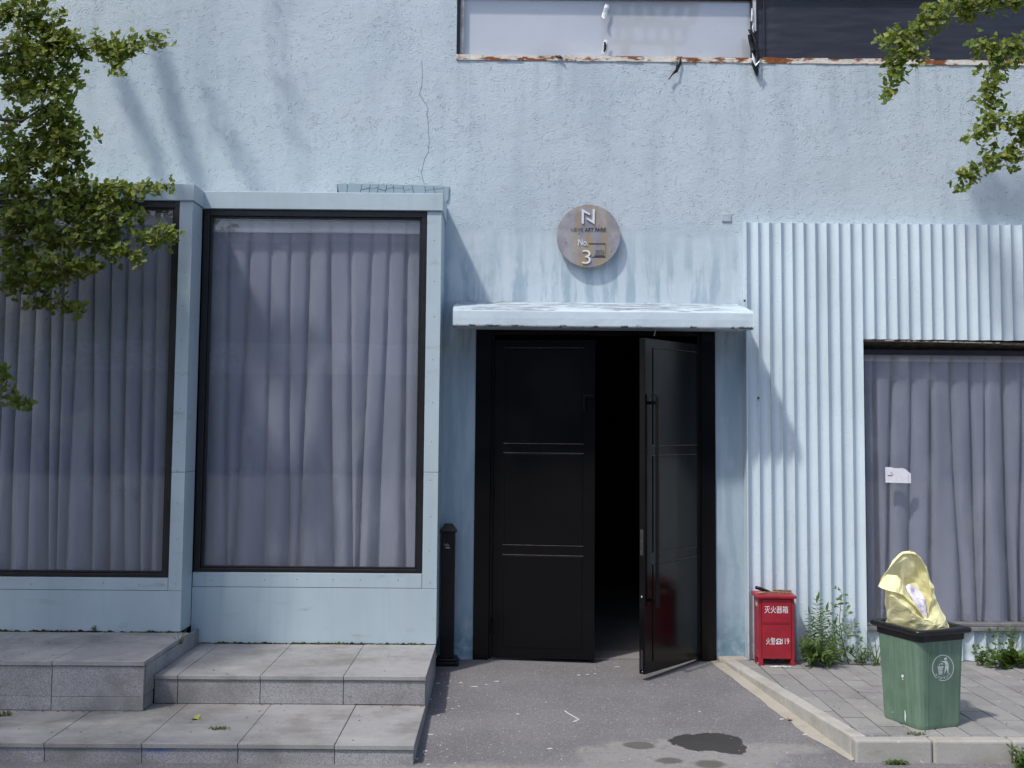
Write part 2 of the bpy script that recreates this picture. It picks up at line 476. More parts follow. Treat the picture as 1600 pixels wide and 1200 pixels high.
def mat_sky_pane():
    t = NT('sky_toned_glass')
    p = t.pos()
    col = t.mix(t.rng(t.noise(t.pos(1, 1, 2), 1.1, 5), 0.3, 0.7), (0.45, 0.485, 0.52), (0.52, 0.55, 0.58))  # sky mirrored in the pane is put into its pale base colour
    sm = t.rng(t.noise(t.pos(1, 1, 4, (2, 2, 1)), 7, 5), 0.66, 0.72, 0, 0.25)
    col = t.mix(sm, col, (0.3, 0.33, 0.38))
    sh = t.bsdf(col, 0.3, 0.4, None, 0, 1.0)
    b = sh.node
    b.inputs['Coat Roughness'].default_value = 0.03
    b.inputs['Coat IOR'].default_value = 1.9
    M['sky_toned_glass'] = t.done(sh)
mat_sky_pane()

def mat_tarp():
    t = NT('dark_film')
    p = t.pos()
    col = t.mix(t.noise(p, 3, 4), (0.026, 0.029, 0.042), (0.036, 0.039, 0.055))
    nrm = t.bump(t.noise(t.pos(1, 1, 2.5), 2.2, 4, 0.5, 0.6), 0.35, 0.03)
    M['dark_film'] = t.done(t.bsdf(col, 0.42, 0.4, nrm))
mat_tarp()

def mat_curtain(name, col, tape=False):
    t = NT(name)
    p = t.pos()
    c = t.mix(t.rng(t.noise(t.pos(1.5, 1.5, 0.5), 1.5, 5), 0.3, 0.7), tuple(x * 0.9 for x in col), tuple(x * 1.08 for x in col))
    weave = t.noise(t.pos(1, 1, 0.25), 260, 2)
    b = t.bsdf(c, 0.9, 0.15, t.bump(weave, 0.15, 0.002), 0, 0, 0.15)
    tl = t.n('ShaderNodeBsdfTranslucent')
    t.put(tl.inputs['Color'], c)
    m = t.n('ShaderNodeMixShader')
    m.inputs[0].default_value = 0.12
    t.l(b, m.inputs[1])
    t.l(tl.outputs[0], m.inputs[2])
    M[name] = t.done(m.outputs[0])
mat_curtain('curtain_cloth', (0.30, 0.325, 0.42))
mat_curtain('sky_band_cloth', (0.66, 0.65, 0.70))

def mat_leaf(name, a, b, c, trans=0.35, gloss=0.45):
    t = NT(name)
    r = t.rand2()
    col = t.mix(t.rng(r, 0.0, 0.8), a, b)
    col = t.mix(t.rng(r, 0.88, 0.97), col, c)
    col = t.mix(t.mul(t.noise(t.pos(), 40, 3), 0.5), col, tuple(x * 0.6 for x in a))
    bs = t.bsdf(col, gloss, 0.4)
    tl = t.n('ShaderNodeBsdfTranslucent')
    t.put(tl.inputs['Color'], t.mix(0.5, col, (0.30, 0.36, 0.03)))
    m = t.n('ShaderNodeMixShader')
    m.inputs[0].default_value = trans
    t.l(bs, m.inputs[1])
    t.l(tl.outputs[0], m.inputs[2])
    M[name] = t.done(m.outputs[0])
mat_leaf('ginkgo_leaf', (0.105, 0.165, 0.020), (0.235, 0.29, 0.042), (0.42, 0.42, 0.08), 0.38)
mat_leaf('weed_leaf', (0.045, 0.10, 0.020), (0.11, 0.20, 0.035), (0.20, 0.26, 0.06), 0.3)
mat_leaf('pale_weed_leaf', (0.12, 0.20, 0.07), (0.20, 0.29, 0.12), (0.28, 0.33, 0.18), 0.3)
mat_leaf('grass_blade', (0.09, 0.15, 0.035), (0.18, 0.24, 0.06), (0.30, 0.28, 0.12), 0.3)

def mat_bin():
    t = NT('bin_plastic')
    p = t.pos()
    col = t.mix(t.rng(t.noise(p, 5, 5, 0.6), 0.3, 0.7), (0.105, 0.180, 0.125), (0.145, 0.235, 0.165))
    st = t.noise(t.pos(26, 26, 1.6), 1.5, 5, 0.62)
    col = t.mix(t.rng(st, 0.45, 0.7, 0, 0.55), col, (0.20, 0.28, 0.21))
    st2 = t.noise(t.pos(30, 30, 2.2, (5, 5, 0)), 1.3, 5, 0.62)
    col = t.mix(t.rng(st2, 0.60, 0.75, 0, 0.5), col, (0.03, 0.065, 0.035))
    M['bin_plastic'] = t.done(t.bsdf(col, 0.52, 0.45, t.bump(t.noise(p, 60, 3), 0.12, 0.004)))
mat_bin()

def mat_bag():
    t = NT('bag_yellow')
    p = t.pos()
    col = t.mix(t.rng(t.noise(p, 16, 4), 0.3, 0.7), (0.94, 0.885, 0.47), (0.96, 0.91, 0.55))
    nrm = t.bump(t.noise(t.pos(1, 1, 1), 30, 5, 0.6, 1.2), 0.4, 0.010)
    b = t.bsdf(col, 0.42, 0.4, nrm)
    tl = t.n('ShaderNodeBsdfTranslucent')
    t.put(tl.inputs['Color'], (0.90, 0.84, 0.40))
    m = t.n('ShaderNodeMixShader')
    m.inputs[0].default_value = 0.12
    t.l(b, m.inputs[1])
    t.l(tl.outputs[0], m.inputs[2])
    M['bag_yellow'] = t.done(m.outputs[0])
mat_bag()

# ------------------------------------------------------------------ mesh helpers
class MB:
    def __init__(self):
        self.v = []
        self.f = []
    def add(self, vs, fs):
        k = len(self.v)
        self.v += [Vector(p) for p in vs]
        self.f += [tuple(i + k for i in f) for f in fs]
        return self
    def box(self, x0, x1, y0, y1, z0, z1):
        vs = [(x0, y0, z0), (x1, y0, z0), (x1, y1, z0), (x0, y1, z0), (x0, y0, z1), (x1, y0, z1), (x1, y1, z1), (x0, y1, z1)]
        return self.add(vs, BOXF)
    def hexa(self, pts):
        """eight corners ordered like box()"""
        return self.add(pts, BOXF)
    def prism(self, poly, d):
        """closed polygon of 3-D points (counter-clockwise seen from the side the front faces) extruded by vector d"""
        n = len(poly)
        a = [Vector(p) for p in poly]
        b = [p + Vector(d) for p in a]
        fs = [tuple(range(n)), tuple(reversed(range(n, 2 * n)))]
        for i in range(n):
            j = (i + 1) % n
            fs.append((j, i, i + n, j + n))
        return self.add(a + b, fs)
    def tube(self, path, r, n=6, cap=True):
        path = [Vector(p) for p in path]
        rs = r if isinstance(r, (list, tuple)) else [r] * len(path)
        vs, fs = [], []
        up = Vector((0.13, 0.21, 0.97))
        for i, p in enumerate(path):
            d = (path[min(i + 1, len(path) - 1)] - path[max(i - 1, 0)])
            if d.length < 1e-9:
                d = Vector((0, 0, 1))
            d.normalize()
            u = d.cross(up)
            if u.length < 0.05:
                u = d.cross(Vector((1, 0, 0)))
            u.normalize()
            w = d.cross(u)
            for k in range(n):
                a = 2 * math.pi * k / n
                vs.append(p + u * (math.cos(a) * rs[i]) + w * (math.sin(a) * rs[i]))
        for i in range(len(path) - 1):
            for k in range(n):
                k2 = (k + 1) % n
                fs.append((i * n + k, i * n + k2, (i + 1) * n + k2, (i + 1) * n + k))
        if cap:
            fs.append(tuple(reversed(range(n))))
            m = (len(path) - 1) * n
            fs.append(tuple(m + k for k in range(n)))
        return self.add(vs, fs)
    def grid(self, rows):
        """rows: list of equally long lists of points"""
        n = len(rows[0])
        vs = [p for r in rows for p in r]
        fs = []
        for i in range(len(rows) - 1):
            for k in range(n - 1):
                fs.append((i * n + k, i * n + k + 1, (i + 1) * n + k + 1, (i + 1) * n + k))
        return self.add(vs, fs)
BOXF = [(0, 3, 2, 1), (4, 5, 6, 7), (0, 1, 5, 4), (1, 2, 6, 5), (2, 3, 7, 6), (3, 0, 4, 7)]

ORG = {}
def obj(name, mb, mat, parent=None, smooth=False, bev=0.0, seg=2, thick=0.0):
    me = bpy.data.meshes.new(name)
    if parent is not None:
        o0 = ORG[parent.name]
    else:
        xs = [p.x for p in mb.v]; ys = [p.y for p in mb.v]; zs = [p.z for p in mb.v]
        o0 = Vector(((min(xs) + max(xs)) / 2, (min(ys) + max(ys)) / 2, min(zs)))
    me.from_pydata([tuple(p - o0) for p in mb.v], [], mb.f)
    me.update()
    if mat:
        me.materials.append(M[mat] if isinstance(mat, str) else mat)
    if smooth:
        for p in me.polygons:
            p.use_smooth = True
    o = bpy.data.objects.new(name, me)
    COL.objects.link(o)
    if parent is not None:
        o.parent = parent
    else:
        o.location = o0
    ORG[o.name] = o0
    if thick:
        md = o.modifiers.new('thickness', 'SOLIDIFY')
        md.thickness = thick
        md.offset = 0
    if bev:
        md = o.modifiers.new('bevel', 'BEVEL')
        md.width = bev
        md.segments = seg
        md.limit_method = 'ANGLE'
        md.angle_limit = rad(40)
    return o
def tag(o, label=None, cat=None, group=None, kind=None):
    if label: o['label'] = label
    if cat: o['category'] = cat
    if group: o['group'] = group
    if kind: o['kind'] = kind
    return o
def thing(name, loc, label, cat, group=None):
    o = bpy.data.objects.new(name, None)
    o.empty_display_size = 0.1
    COL.objects.link(o)
    o.location = Vector(loc)
    ORG[o.name] = Vector(loc)
    return tag(o, label, cat, group)
def inst(name, me, mw, parent):
    """another object sharing mesh me, placed by the world matrix mw under parent"""
    o = bpy.data.objects.new(name, me)
    COL.objects.link(o)
    o.parent = parent
    o.matrix_local = Matrix.Translation(-ORG[parent.name]) @ mw
    ORG[o.name] = ORG[parent.name]
    return o
def mesh_of(name, mb, mat, smooth=False):
    me = bpy.data.meshes.new(name)
    me.from_pydata([tuple(p) for p in mb.v], [], mb.f)
    me.update()
    me.materials.append(M[mat])
    if smooth:
        for p in me.polygons:
            p.use_smooth = True
    return me
def text_mb(s, w, h, extrude=0.0, bold=0.0):
    """text as a mesh in the x-z plane, fitted to w x h, lower left at the origin, facing -y"""
    cu = bpy.data.curves.new('t', 'FONT')
    cu.body = s
    cu.size = 1.0
    cu.resolution_u = 4
    cu.extrude = 0.0
    cu.offset = bold
    to = bpy.data.objects.new('t', cu)
    COL.objects.link(to)
    dg = bpy.context.evaluated_depsgraph_get()
    me = bpy.data.meshes.new_from_object(to.evaluated_get(dg))
    vs = [v.co.copy() for v in me.vertices]
    fs = [tuple(p.vertices) for p in me.polygons]
    bpy.data.objects.remove(to)
    bpy.data.meshes.remove(me)
    bpy.data.curves.remove(cu)
    x0 = min(v.x for v in vs); x1 = max(v.x for v in vs); y0 = min(v.y for v in vs); y1 = max(v.y for v in vs)
    sx = w / (x1 - x0); sy = h / (y1 - y0)
    mb = MB()
    front = [Vector(((v.x - x0) * sx, -extrude, (v.y - y0) * sy)) for v in vs]
    mb.add(front, fs)
    if extrude:
        n = len(vs)
        mb.v += [Vector((p.x, 0, p.z)) for p in front]
        cnt = {}
        for f in fs:
            for i in range(len(f)):
                a, b = f[i], f[(i + 1) % len(f)]
                cnt[(a, b)] = cnt.get((a, b), 0) + 1
        for (a, b) in list(cnt):
            if (b, a) not in cnt:
                mb.f.append((b, a, a + n, b + n))
    return mb
def moved(mb, fn):
    mb.v = [Vector(fn(p)) for p in mb.v]
    return mb
def frng(a, b):
    return random.uniform(a, b)
# ================================================================== THE SETTING
YW = 8.87                    # face of the stucco wall
YC, YT = 8.75, 8.775         # ridges and troughs of the corrugated sheet
YB2, YB1 = 8.36, 8.09        # faces of the middle and the left window bay

# ground: one sheet, rising gently to the door
rows = []
ys = [-400, -60, -10, 0, 3, 5, 6.45, 7, 7.5, 8, 8.87, 10.2]
xs = [-400, -60, -12, -6, -3, 0, 3, 6, 12, 60, 400]
gm = MB().grid([[Vector((x, y, G(y))) for x in xs] for y in ys])
tag(obj('ground', gm, 'asphalt'), 'grey worn asphalt with a pale patch and wet stains', 'ground', kind='structure')
back = MB().grid([[Vector((x, y, 0.0)) for x in (-400, 0, 400)] for y in (14.5, 400)])
tag(obj('ground_behind', back, 'asphalt'), 'ground behind the building', 'ground', kind='structure')

# stucco wall with its openings
xd0, xd1 = X_(742, YW), X_(1118, YW)
xc0 = X_(713, YW, 90)
xw0, xw1 = X_(1352, YC, 760), X_(1352, YC, 760) + 2.2
zd = Z_(509, YW, 900)
zc = Z_(93, YW, 900)
zct = zc + 0.62
zw0, zw1 = Z_(530, YC, 1400), Z_(986, YC, 1400)
w = MB()
YE = 9.17
for (x0, x1, z0, z1) in ((-9, xc0, -.4, 8), (xc0, xd0, -.4, zc), (xd0, xd1, zd, zc), (xd1, xw0, -.4, zc), (xw0, xw1, -.4, zw1), (xw0, xw1, zw0, zc), (xw1, 9, -.4, zc), (xc0, 9, zct, 8)):
    w.box(x0, x1, YW, YE, z0, z1)
wall = thing('stucco_wall', (0, YW, 0), 'pale blue rough stucco wall with a cracked face above the black door', 'wall')
obj('wall_face', w, 'stucco', wall)
# long hairline crack, and the cracked mortar strip above the middle bay
def strip(path, wd, Y, d=0.0015):
    mb = MB()
    for i in range(len(path) - 1):
        a, b = path[i], path[i + 1]
        pa, pb = at(a[0], a[1], Y), at(b[0], b[1], Y)
        t = (pb - pa).normalized()
        nrm = Vector((-t.z, 0, t.x)) * wd * 0.5
        mb.prism([pa - nrm, pa + nrm, pb + nrm, pb - nrm][::-1], (0, -d, 0))
    return mb
pts = [(659, 95), (660, 118), (659, 136), (655, 146), (660, 155), (666, 164), (669, 171), (667, 180), (670, 196), (669, 206), (671, 222), (669, 233), (670, 236), (664, 247), (661, 258), (660, 264), (658, 270), (661, 281), (663, 288)]
obj('crack', strip(pts, 0.0032, YW), 'crack_dark', wall)
ctop = [(525, 287), (545, 286), (572, 286), (604, 286), (630, 288), (652, 288), (676, 289), (701, 291)]
cbot = [(523, 302), (548, 302), (575, 302), (606, 302), (632, 302), (655, 302), (680, 303), (694, 312)]
random.seed(19)
top_l, bot_l = [], []
xx = 527.0
while xx < 693:
    top_l.append((xx, 287.2 + (xx - 527) * .021 + frng(-.7, .7)))
    bot_l.append((xx + frng(-5, 5), 302 + (xx - 527) * .005))
    xx += frng(9, 23)
top_l.append((694, 291)); bot_l.append((694, 303))
obj('mortar_bed', MB().prism([at(a, b, YW + .004) for a, b in ((527, 288), (694, 291.5), (694, 302), (527, 302))], (0, -.010, 0)), 'crack_dark', wall)
for i in range(len(top_l) - 1):
    (tx0, ty0), (tx1, ty1), (bx0, by0), (bx1, by1) = top_l[i], top_l[i + 1], bot_l[i], bot_l[i + 1]
    cuts = [0, frng(.3, .65), 1] if random.random() < .55 else [0, 1]
    sl = frng(-.12, .12)
    for c in range(len(cuts) - 1):
        ca, cb = cuts[c], cuts[c + 1]
        def P4(u, v, k):
            v2 = v + (sl * (1 if u else -1) if k else 0)
            return (tx0 + (bx0 - tx0) * v2 + .45, ty0 + (by0 - ty0) * v2) if u == 0 else (tx1 + (bx1 - tx1) * v2 - .45, ty1 + (by1 - ty1) * v2)
        poly = [P4(0, ca + (.02 if ca else 0), ca not in (0, 1)), P4(0, cb - .02, cb not in (0, 1)), P4(1, cb - .02, cb not in (0, 1)), P4(1, ca + (.02 if ca else 0), ca not in (0, 1))]
        obj('mortar_piece', MB().prism([at(a, b, YW - .004) for a, b in poly], (0, -.007 - frng(0, .005), 0)), 'mortar_blue', wall)
obj('mortar_piece', MB().prism([at(a, b, YW + 0.005) for a, b in ((694, 292), (702, 292), (701, 312), (697, 317), (694, 318))], (0, -0.02, 0)), 'mortar_blue', wall, bev=0.002)

# dark room behind the door and behind the window
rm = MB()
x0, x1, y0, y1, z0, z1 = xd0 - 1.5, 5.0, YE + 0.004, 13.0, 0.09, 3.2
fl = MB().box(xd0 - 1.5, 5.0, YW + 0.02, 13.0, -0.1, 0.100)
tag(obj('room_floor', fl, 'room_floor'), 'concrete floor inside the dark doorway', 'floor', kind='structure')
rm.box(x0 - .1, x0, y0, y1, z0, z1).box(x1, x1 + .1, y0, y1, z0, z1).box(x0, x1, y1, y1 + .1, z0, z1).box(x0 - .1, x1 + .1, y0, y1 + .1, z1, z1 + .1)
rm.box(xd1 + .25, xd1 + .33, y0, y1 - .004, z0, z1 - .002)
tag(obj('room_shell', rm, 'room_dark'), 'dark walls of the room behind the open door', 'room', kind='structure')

# ------------------------------------------------------------------ clerestory window
cw = thing('clerestory_window', (xc0, YW, zc), 'long upper window with a pale pane over a rusty sill', 'window')
xt = X_(1179, YW, 50)
xr = 6.4
mb = MB()
n = 60
for k in range(n):                                           # the flaking sill, its face uneven piece by piece
    xa, xb = xc0 + (xr - xc0) * k / n, xc0 + (xr - xc0) * (k + 1) / n
    up = 0.004 * math.sin(k * 1.7) + frng(-.003, .003)
    mb.box(xa, xb + .0005 * (k % 2), YW - .004 - frng(0, .01), YW + .10, zc - .012 - frng(0, .006), zc + .030 + up)
obj('sill', mb, 'rusty_sill', cw)
obj('frame', MB().box(xc0 + .001, xc0 + .028, YW + .035, YW + .12, zc + .03, zct).box(xt - .015, xt + .015, YW + .05, YW + .12, zc + .03, zct).box(xc0 + .028, xr, YW + .05, YW + .12, zct - .05, zct), 'frame_black', cw)
obj('inner_frame', MB().box(xc0 + .032, xc0 + .062, YW + .045, YW + .11, zc + .033, zct - .055), 'metal_rail', cw)
obj('pane', MB().box(xc0 + .064, xt - .017, YW + .092, YW + .102, zc + .03, zct - .05), 'sky_toned_glass', cw)
pn = obj('dark_pane', MB().grid([[Vector((xt + .018 + (xr - xt) * i / 60, YW + .055 + .006 * mnoise.noise((i * .35, j * .7, 3.3)) + (.012 if i < 2 else 0), zc + .034 + (zct - zc - .09) * j / 24)) for i in range(61)] for j in range(25)]), 'dark_film', cw, smooth=True)
pn['label'] = 'right half covered with dark grey plastic sheeting'
obj('edge_fold', MB().box(xt + .085, xt + .097, YW + .038, YW + .05, zc + .04, zct - .06), 'dark_film', cw, bev=.003)
obj('tape_line', MB().box(X_(1178, YW, 30), X_(1183, YW, 30), YW + .036, YW + .046, Z_(46, YW, 1180), zct), 'wire_pale', cw)

def ribbon(spine, wds, Y, lift):
    """torn strip: spine pixels, half widths in metres, curled off the wall by lift"""
    rows = []
    for i, (a, b) in enumerate(spine):
        p = at(a, b, Y)
        q = at(*spine[min(i + 1, len(spine) - 1)], Y) - at(*spine[max(i - 1, 0)], Y)
        q.normalize()
        nn = Vector((-q.z, 0, q.x))
        wd = wds[i]
        rows.append([p + nn * (wd * s) + Vector((0, -lift[i] * .55 - .012 * (1 - abs(s)) * (1 if (i % 2) else .4) + .006 * s, frng(-.004, .004))) for s in (-1, -.4, .3, 1)])
    return MB().grid(rows)
tt = thing('torn_strip', at(1177, 115, YW), 'thick torn black strip hanging where pale pane and dark sheet meet', 'torn tape', 'torn strips at the upper window')
obj('strip', ribbon([(1170, 47), (1172, 56), (1175, 68), (1178, 80), (1181, 91), (1177, 102), (1180, 112), (1182, 121)], [.012, .030, .034, .036, .034, .026, .022, .008], YW, [.02, .05, .04, .05, .03, .05, .06, .05]), 'torn_tape', tt, thick=.004)
obj('strip', ribbon([(1174, 50), (1180, 66), (1183, 84), (1182, 98), (1184, 108)], [.006, .014, .016, .014, .004], YW - .03, [.02, .04, .03, .04, .05]), 'torn_tape', tt, thick=.004)
obj('white_backing', ribbon([(1175, 84), (1177, 94), (1180, 103), (1186, 96)], [.004, .014, .012, .004], YW - .06, [.02, .03, .03, .02]), 'white_tape', tt, thick=.003)
obj('white_scrap', ribbon([(1175.5, 14), (1175, 24), (1174.5, 34)], [.011, .012, .012], YW + .03, [.01, .015, .01]), 'white_tape', tt, thick=.003)
obj('white_scrap', ribbon([(1177, 37), (1176, 44), (1177, 51)], [.004, .009, .006], YW + .03, [.01, .015, .01]), 'white_tape', tt, thick=.003)
tag(obj('torn_strip', ribbon([(1064, 91), (1062, 98), (1058, 106), (1055, 113), (1050, 118), (1044, 126)], [.006, .014, .016, .016, .006, .003], YW, [.01, .04, .06, .07, .07, .06]), 'torn_tape', None, thick=.004), 'thin dark torn strip dangling slantwise below the pale upper pane', 'torn tape', 'torn strips at the upper window')
tag(obj('torn_strip', ribbon([(868, 87), (874, 90), (879, 94)], [.008, .012, .004], YW, [.01, .04, .05]), 'torn_tape', None, thick=.004), 'short dark scrap on the rusty sill left of the others', 'torn tape', 'torn strips at the upper window')
tag(obj('tape_scrap', ribbon([(949, 8), (947, 14), (945, 21), (943, 28), (944, 31)], [.018, .022, .022, .02, .008], YW + .06, [.01, .025, .02, .03, .05]), 'white_tape', None, thick=.003), 'white tape scrap stuck high on the pale upper pane', 'tape', 'tape scraps on the upper pane')
t2 = thing('tape_scrap', at(945, 86, YW), 'white tape scrap with dark middle just above the rusty sill', 'tape', 'tape scraps on the upper pane')
obj('tape', ribbon([(948, 63), (946, 70), (945, 78), (943, 85)], [.020, .024, .024, .022], YW + .06, [.01, .02, .02, .01]), 'white_tape', t2, thick=.003)
obj('dark_patch', ribbon([(944.5, 66), (945.5, 71), (945, 77), (943.5, 82)], [.007, .012, .010, .004], YW + .03, [.01, .013, .012, .01]), 'torn_tape', t2, thick=.003)

# ------------------------------------------------------------------ window bays
def curtain(x0, x1, zb, zt, Y, pleats, label, seed, amp=0.034, band_h=0.09, drift=0.5):
    rnd = random.Random(seed)
    N = int((x1 - x0) / 0.0065)
    rows_n = 44
    gaps = [0.0]
    for k in range(pleats):
        gaps.append(gaps[-1] + rnd.uniform(0.86, 1.14))
    gaps = [g / gaps[-1] for g in gaps]
    lean = [rnd.uniform(-drift, drift) / pleats for _ in gaps]
    lean[0] = lean[-1] = 0
    depth = [rnd.uniform(0.6, 1.25) for _ in gaps]
    def yoff(u, v):                     # u across, v from top (0) to bottom (1)
        g = [gaps[k] + lean[k] * (v ** 1.3) for k in range(len(gaps))]
        k = 0
        while k < pleats - 1 and u > g[k + 1]:
            k += 1
        t = min(max((u - g[k]) / (g[k + 1] - g[k]), 0), 1)
        d = min(t, 1 - t) * 2
        dk = depth[k] if t < .5 else depth[k + 1]
        sharp = math.exp(-d * (6.5 - 4.2 * v)) * amp * 2.3 * (0.6 + 0.75 * v ** .8) * dk
        soft = 0.026 * v * math.sin(2 * math.pi * (u * pleats * 0.5 + seed + .25 * math.sin(v * 3 + k))) + 0.010 * v * mnoise.noise((u * 9, v * 2.2, seed))
        side = 0.010 * v * (t - .5) * (1 if k % 2 else -.6)
        return sharp + soft + side
    rows = []
    for j in range(rows_n + 1):
        v = j / rows_n
        rows.append([Vector((x0 + (x1 - x0) * i / N, Y + yoff(i / N, v), zt - (zt - zb) * v)) for i in range(N + 1)])
    c = thing('curtain', ((x0 + x1) / 2, Y, zb), label, 'curtain', 'grey curtains behind the windows')
    obj('cloth', MB().grid(rows), 'curtain_cloth', c, smooth=True)
    trows = []
    for zz, dy in ((zt + .004, -.004), (zt - band_h * .45, -.005), (zt - band_h, -.004)):
        v = max((zt - zz) / (zt - zb), 0)
        trows.append([Vector((x0 + (x1 - x0) * i / N, Y + yoff(i / N, v) * .6 + dy, zz + .006 * math.sin(2 * math.pi * i / N * pleats + 1) * (dy < -.0045))) for i in range(N + 1)])
    obj('sky_band', MB().grid(trows), 'sky_band_cloth', c, smooth=True)  # pale strip along the curtain top: mirrored sky put into colour
    return c

def screws(mb, x0, x1, Y, z, n, rnd):
    for k in range(n):
        x = x0 + (x1 - x0) * (k + rnd.uniform(.1, .9)) / n
        zz = z + rnd.uniform(-.008, .008)
        r = .0036
        c = [Vector((x + r * math.cos(a), Y, zz + r * math.sin(a))) for a in [i * math.pi / 3 for i in range(6)]]
        mb.prism(c, (0, -.0025, 0))
    return mb

def bay(name, label, Y, X0, X1, gx0, gx1, ztop, zhead, zsill, zstrip, zbot, zjoint, right_back, seed, has_left_post):
    """box window: outer faces X0..X1, glass opening gx0..gx1 between zsill and zhead"""
    rnd = random.Random(seed)
    b = thing(name, ((X0 + X1) / 2, Y, zbot), label, 'window bay', 'pale blue window bays')
    g = 0.0015
    th = 0.02
    back = YW - .003
    obj('header_panel', MB().box(X0 - .004, X1 + .012, Y - .018, Y + .055, zhead, ztop), 'bay_paint', b, bev=.004)
    for hx0, hx1 in ((X1 - .004, X1 + .012), (X0 - .004, X0 + .012)):
        obj('header_return', MB().box(hx0, hx1, Y + .0565, right_back, zhead + .001, ztop), 'bay_paint', b, bev=.003)
    obj('roof_panel', MB().box(X0 + .014, X1 - .006, Y + .057, back, ztop - .03, ztop - .006), 'bay_paint', b)
    # right post in two lengths with a joint between them
    for (za, zb) in ((zstrip, zjoint - g), (zjoint + g, zhead - g)):
        obj('post_panel', MB().box(gx1 + g, X1, Y, Y + .03, za, zb), 'bay_paint', b, bev=.0025)
    if has_left_post:
        for (za, zb) in ((zstrip, zjoint - g), (zjoint + g, zhead - g)):
            obj('post_panel', MB().box(X0, gx0 - g, Y, Y + .03, za, zb), 'bay_paint', b, bev=.0025)
    for (za, zb) in ((zbot, zjoint - g), (zjoint + g, zhead - g)):
        obj('side_panel', MB().box(X1 - th, X1 - .0015, Y + .032, right_back, za, zb), 'bay_paint', b, bev=.0025)
    obj('side_panel', MB().box(X0 + .0015, X0 + th, Y + .032, back, zbot, zhead - g), 'bay_paint', b, bev=.0025)
    lx = gx0 if not has_left_post else gx0
    obj('sill_panel', MB().box(X0 if not has_left_post else gx0, gx1 - g, Y, Y + .03, zstrip + g, zsill - g), 'bay_paint', b, bev=.0025)
    ap = MB()
    xs = [X0 + (X1 - X0) * k / 24 for k in range(25)]
    for k in range(24):
        ap.box(xs[k], xs[k + 1], Y - .001, Y + .03, zbot + rnd.uniform(-.004, .006), zstrip - g)
    obj('apron_panel', ap, 'bay_paint', b)
    obj('backing', MB().box(X0 + .022, gx0 - .006, Y + .034, Y + .05, zbot, zhead).box(gx1 + .006, X1 - .022, Y + .034, Y + .05, zbot, zhead).box(X0 + .022, X1 - .022, Y + .034, Y + .05, zbot + .01, zsill - .006).box(X0 + .03, X1 - .03, Y + .42, Y + .44, zbot + .01, zhead), 'backing_dark', b)  # near-black so the panel gaps look dark: shade put into its colour
    fw = .05
    yf0, yf1 = Y + .012, Y + .07
    fr = MB().box(gx0 + .001, gx0 + fw, yf0, yf1, zsill + .001, zhead - .001).box(gx1 - .042, gx1 - .002, yf0, yf1, zsill + .001, zhead - .001)
    fr.box(gx0 + fw, gx1 - .042, yf0, yf1, zhead - .052, zhead - .001).box(gx0 + fw, gx1 - .042, yf0, yf1, zsill + .001, zsill + .03)
    obj('window_frame', fr, 'frame_black', b, bev=.003)
    fr2 = MB()
    a0, a1, c0, c1 = gx0 + fw + .001, gx1 - .043, zsill + .031, zhead - .053
    fr2.box(a0, a0 + .018, yf0 + .018, yf1 - .004, c0, c1).box(a1 - .018, a1, yf0 + .018, yf1 - .004, c0, c1).box(a0 + .018, a1 - .018, yf0 + .018, yf1 - .004, c1 - .012, c1).box(a0 + .018, a1 - .018, yf0 + .018, yf1 - .004, c0, c0 + .014)
    obj('inner_frame', fr2, 'frame_black', b, bev=.002)
    obj('pane', MB().box(a0 + .01, a1 - .01, yf0 + .036, yf0 + .042, c0 + .008, c1 - .006), 'window_glass', b)
    sc = MB()
    screws(sc, gx0 + .05, gx1 - .03, Y, (zsill + zstrip) / 2, 6, rnd)
    zz = zstrip + .05
    while zz < zhead - .1:
        screws(sc, (gx1 + X1) / 2 - .012, (gx1 + X1) / 2 + .012, Y, zz, 1, rnd)
        zz += .27 * rnd.uniform(.8, 1.3)
    tag(obj('screw_heads', sc, 'print_dark', b), kind='stuff')
    return b, (a0, a1, c0, c1)

z1s = 0.115
z3 = 0.438
z2 = 0.307
LX1 = -2.431
mid_x0, mid_x1 = LX1 + .0015, -.522
mb_, gq = bay('window_bay', 'middle window bay with pale blue panels round a lavender curtain', YB2, mid_x0, mid_x1,
              mid_x0 + .002, X_(663.5, YB2, 610), Z_(301, YB2, 500), Z_(328, YB2, 500), Z_(895, YB2, 480), Z_(918, YB2, 480), z2 + .004, Z_(738, YB2, 670), YW - .003, 3, False)
curtain(gq[0] - .03, gq[1] + .05, gq[2] - .02, gq[3] - .02, YB2 + .135, 11, 'lavender grey pleated curtain lit by sun in the middle bay', 1)
lx1 = X_(300, YB1, 300)
lx1b = X_(282, YB1, 950)
lx1 = LX1
lb_, gl = bay('window_bay', 'leftmost window bay in tree shade behind the leafy branches', YB1, -5.2, lx1, -5.0, X_(272, YB1, 600),
              Z_(287, YB1, 200), Z_(313, YB1, 200), Z_(902, YB1, 150), Z_(922, YB1, 150), z3 + .004, Z_(738, YB1, 290), YB2 - .004, 4, True)
curtain(gl[0] - .03, gl[1] + .03, gl[2] - .02, gl[3] - .02, YB1 + .135, 21, 'dark shaded grey pleated curtain in the leftmost bay', 2, amp=.042)
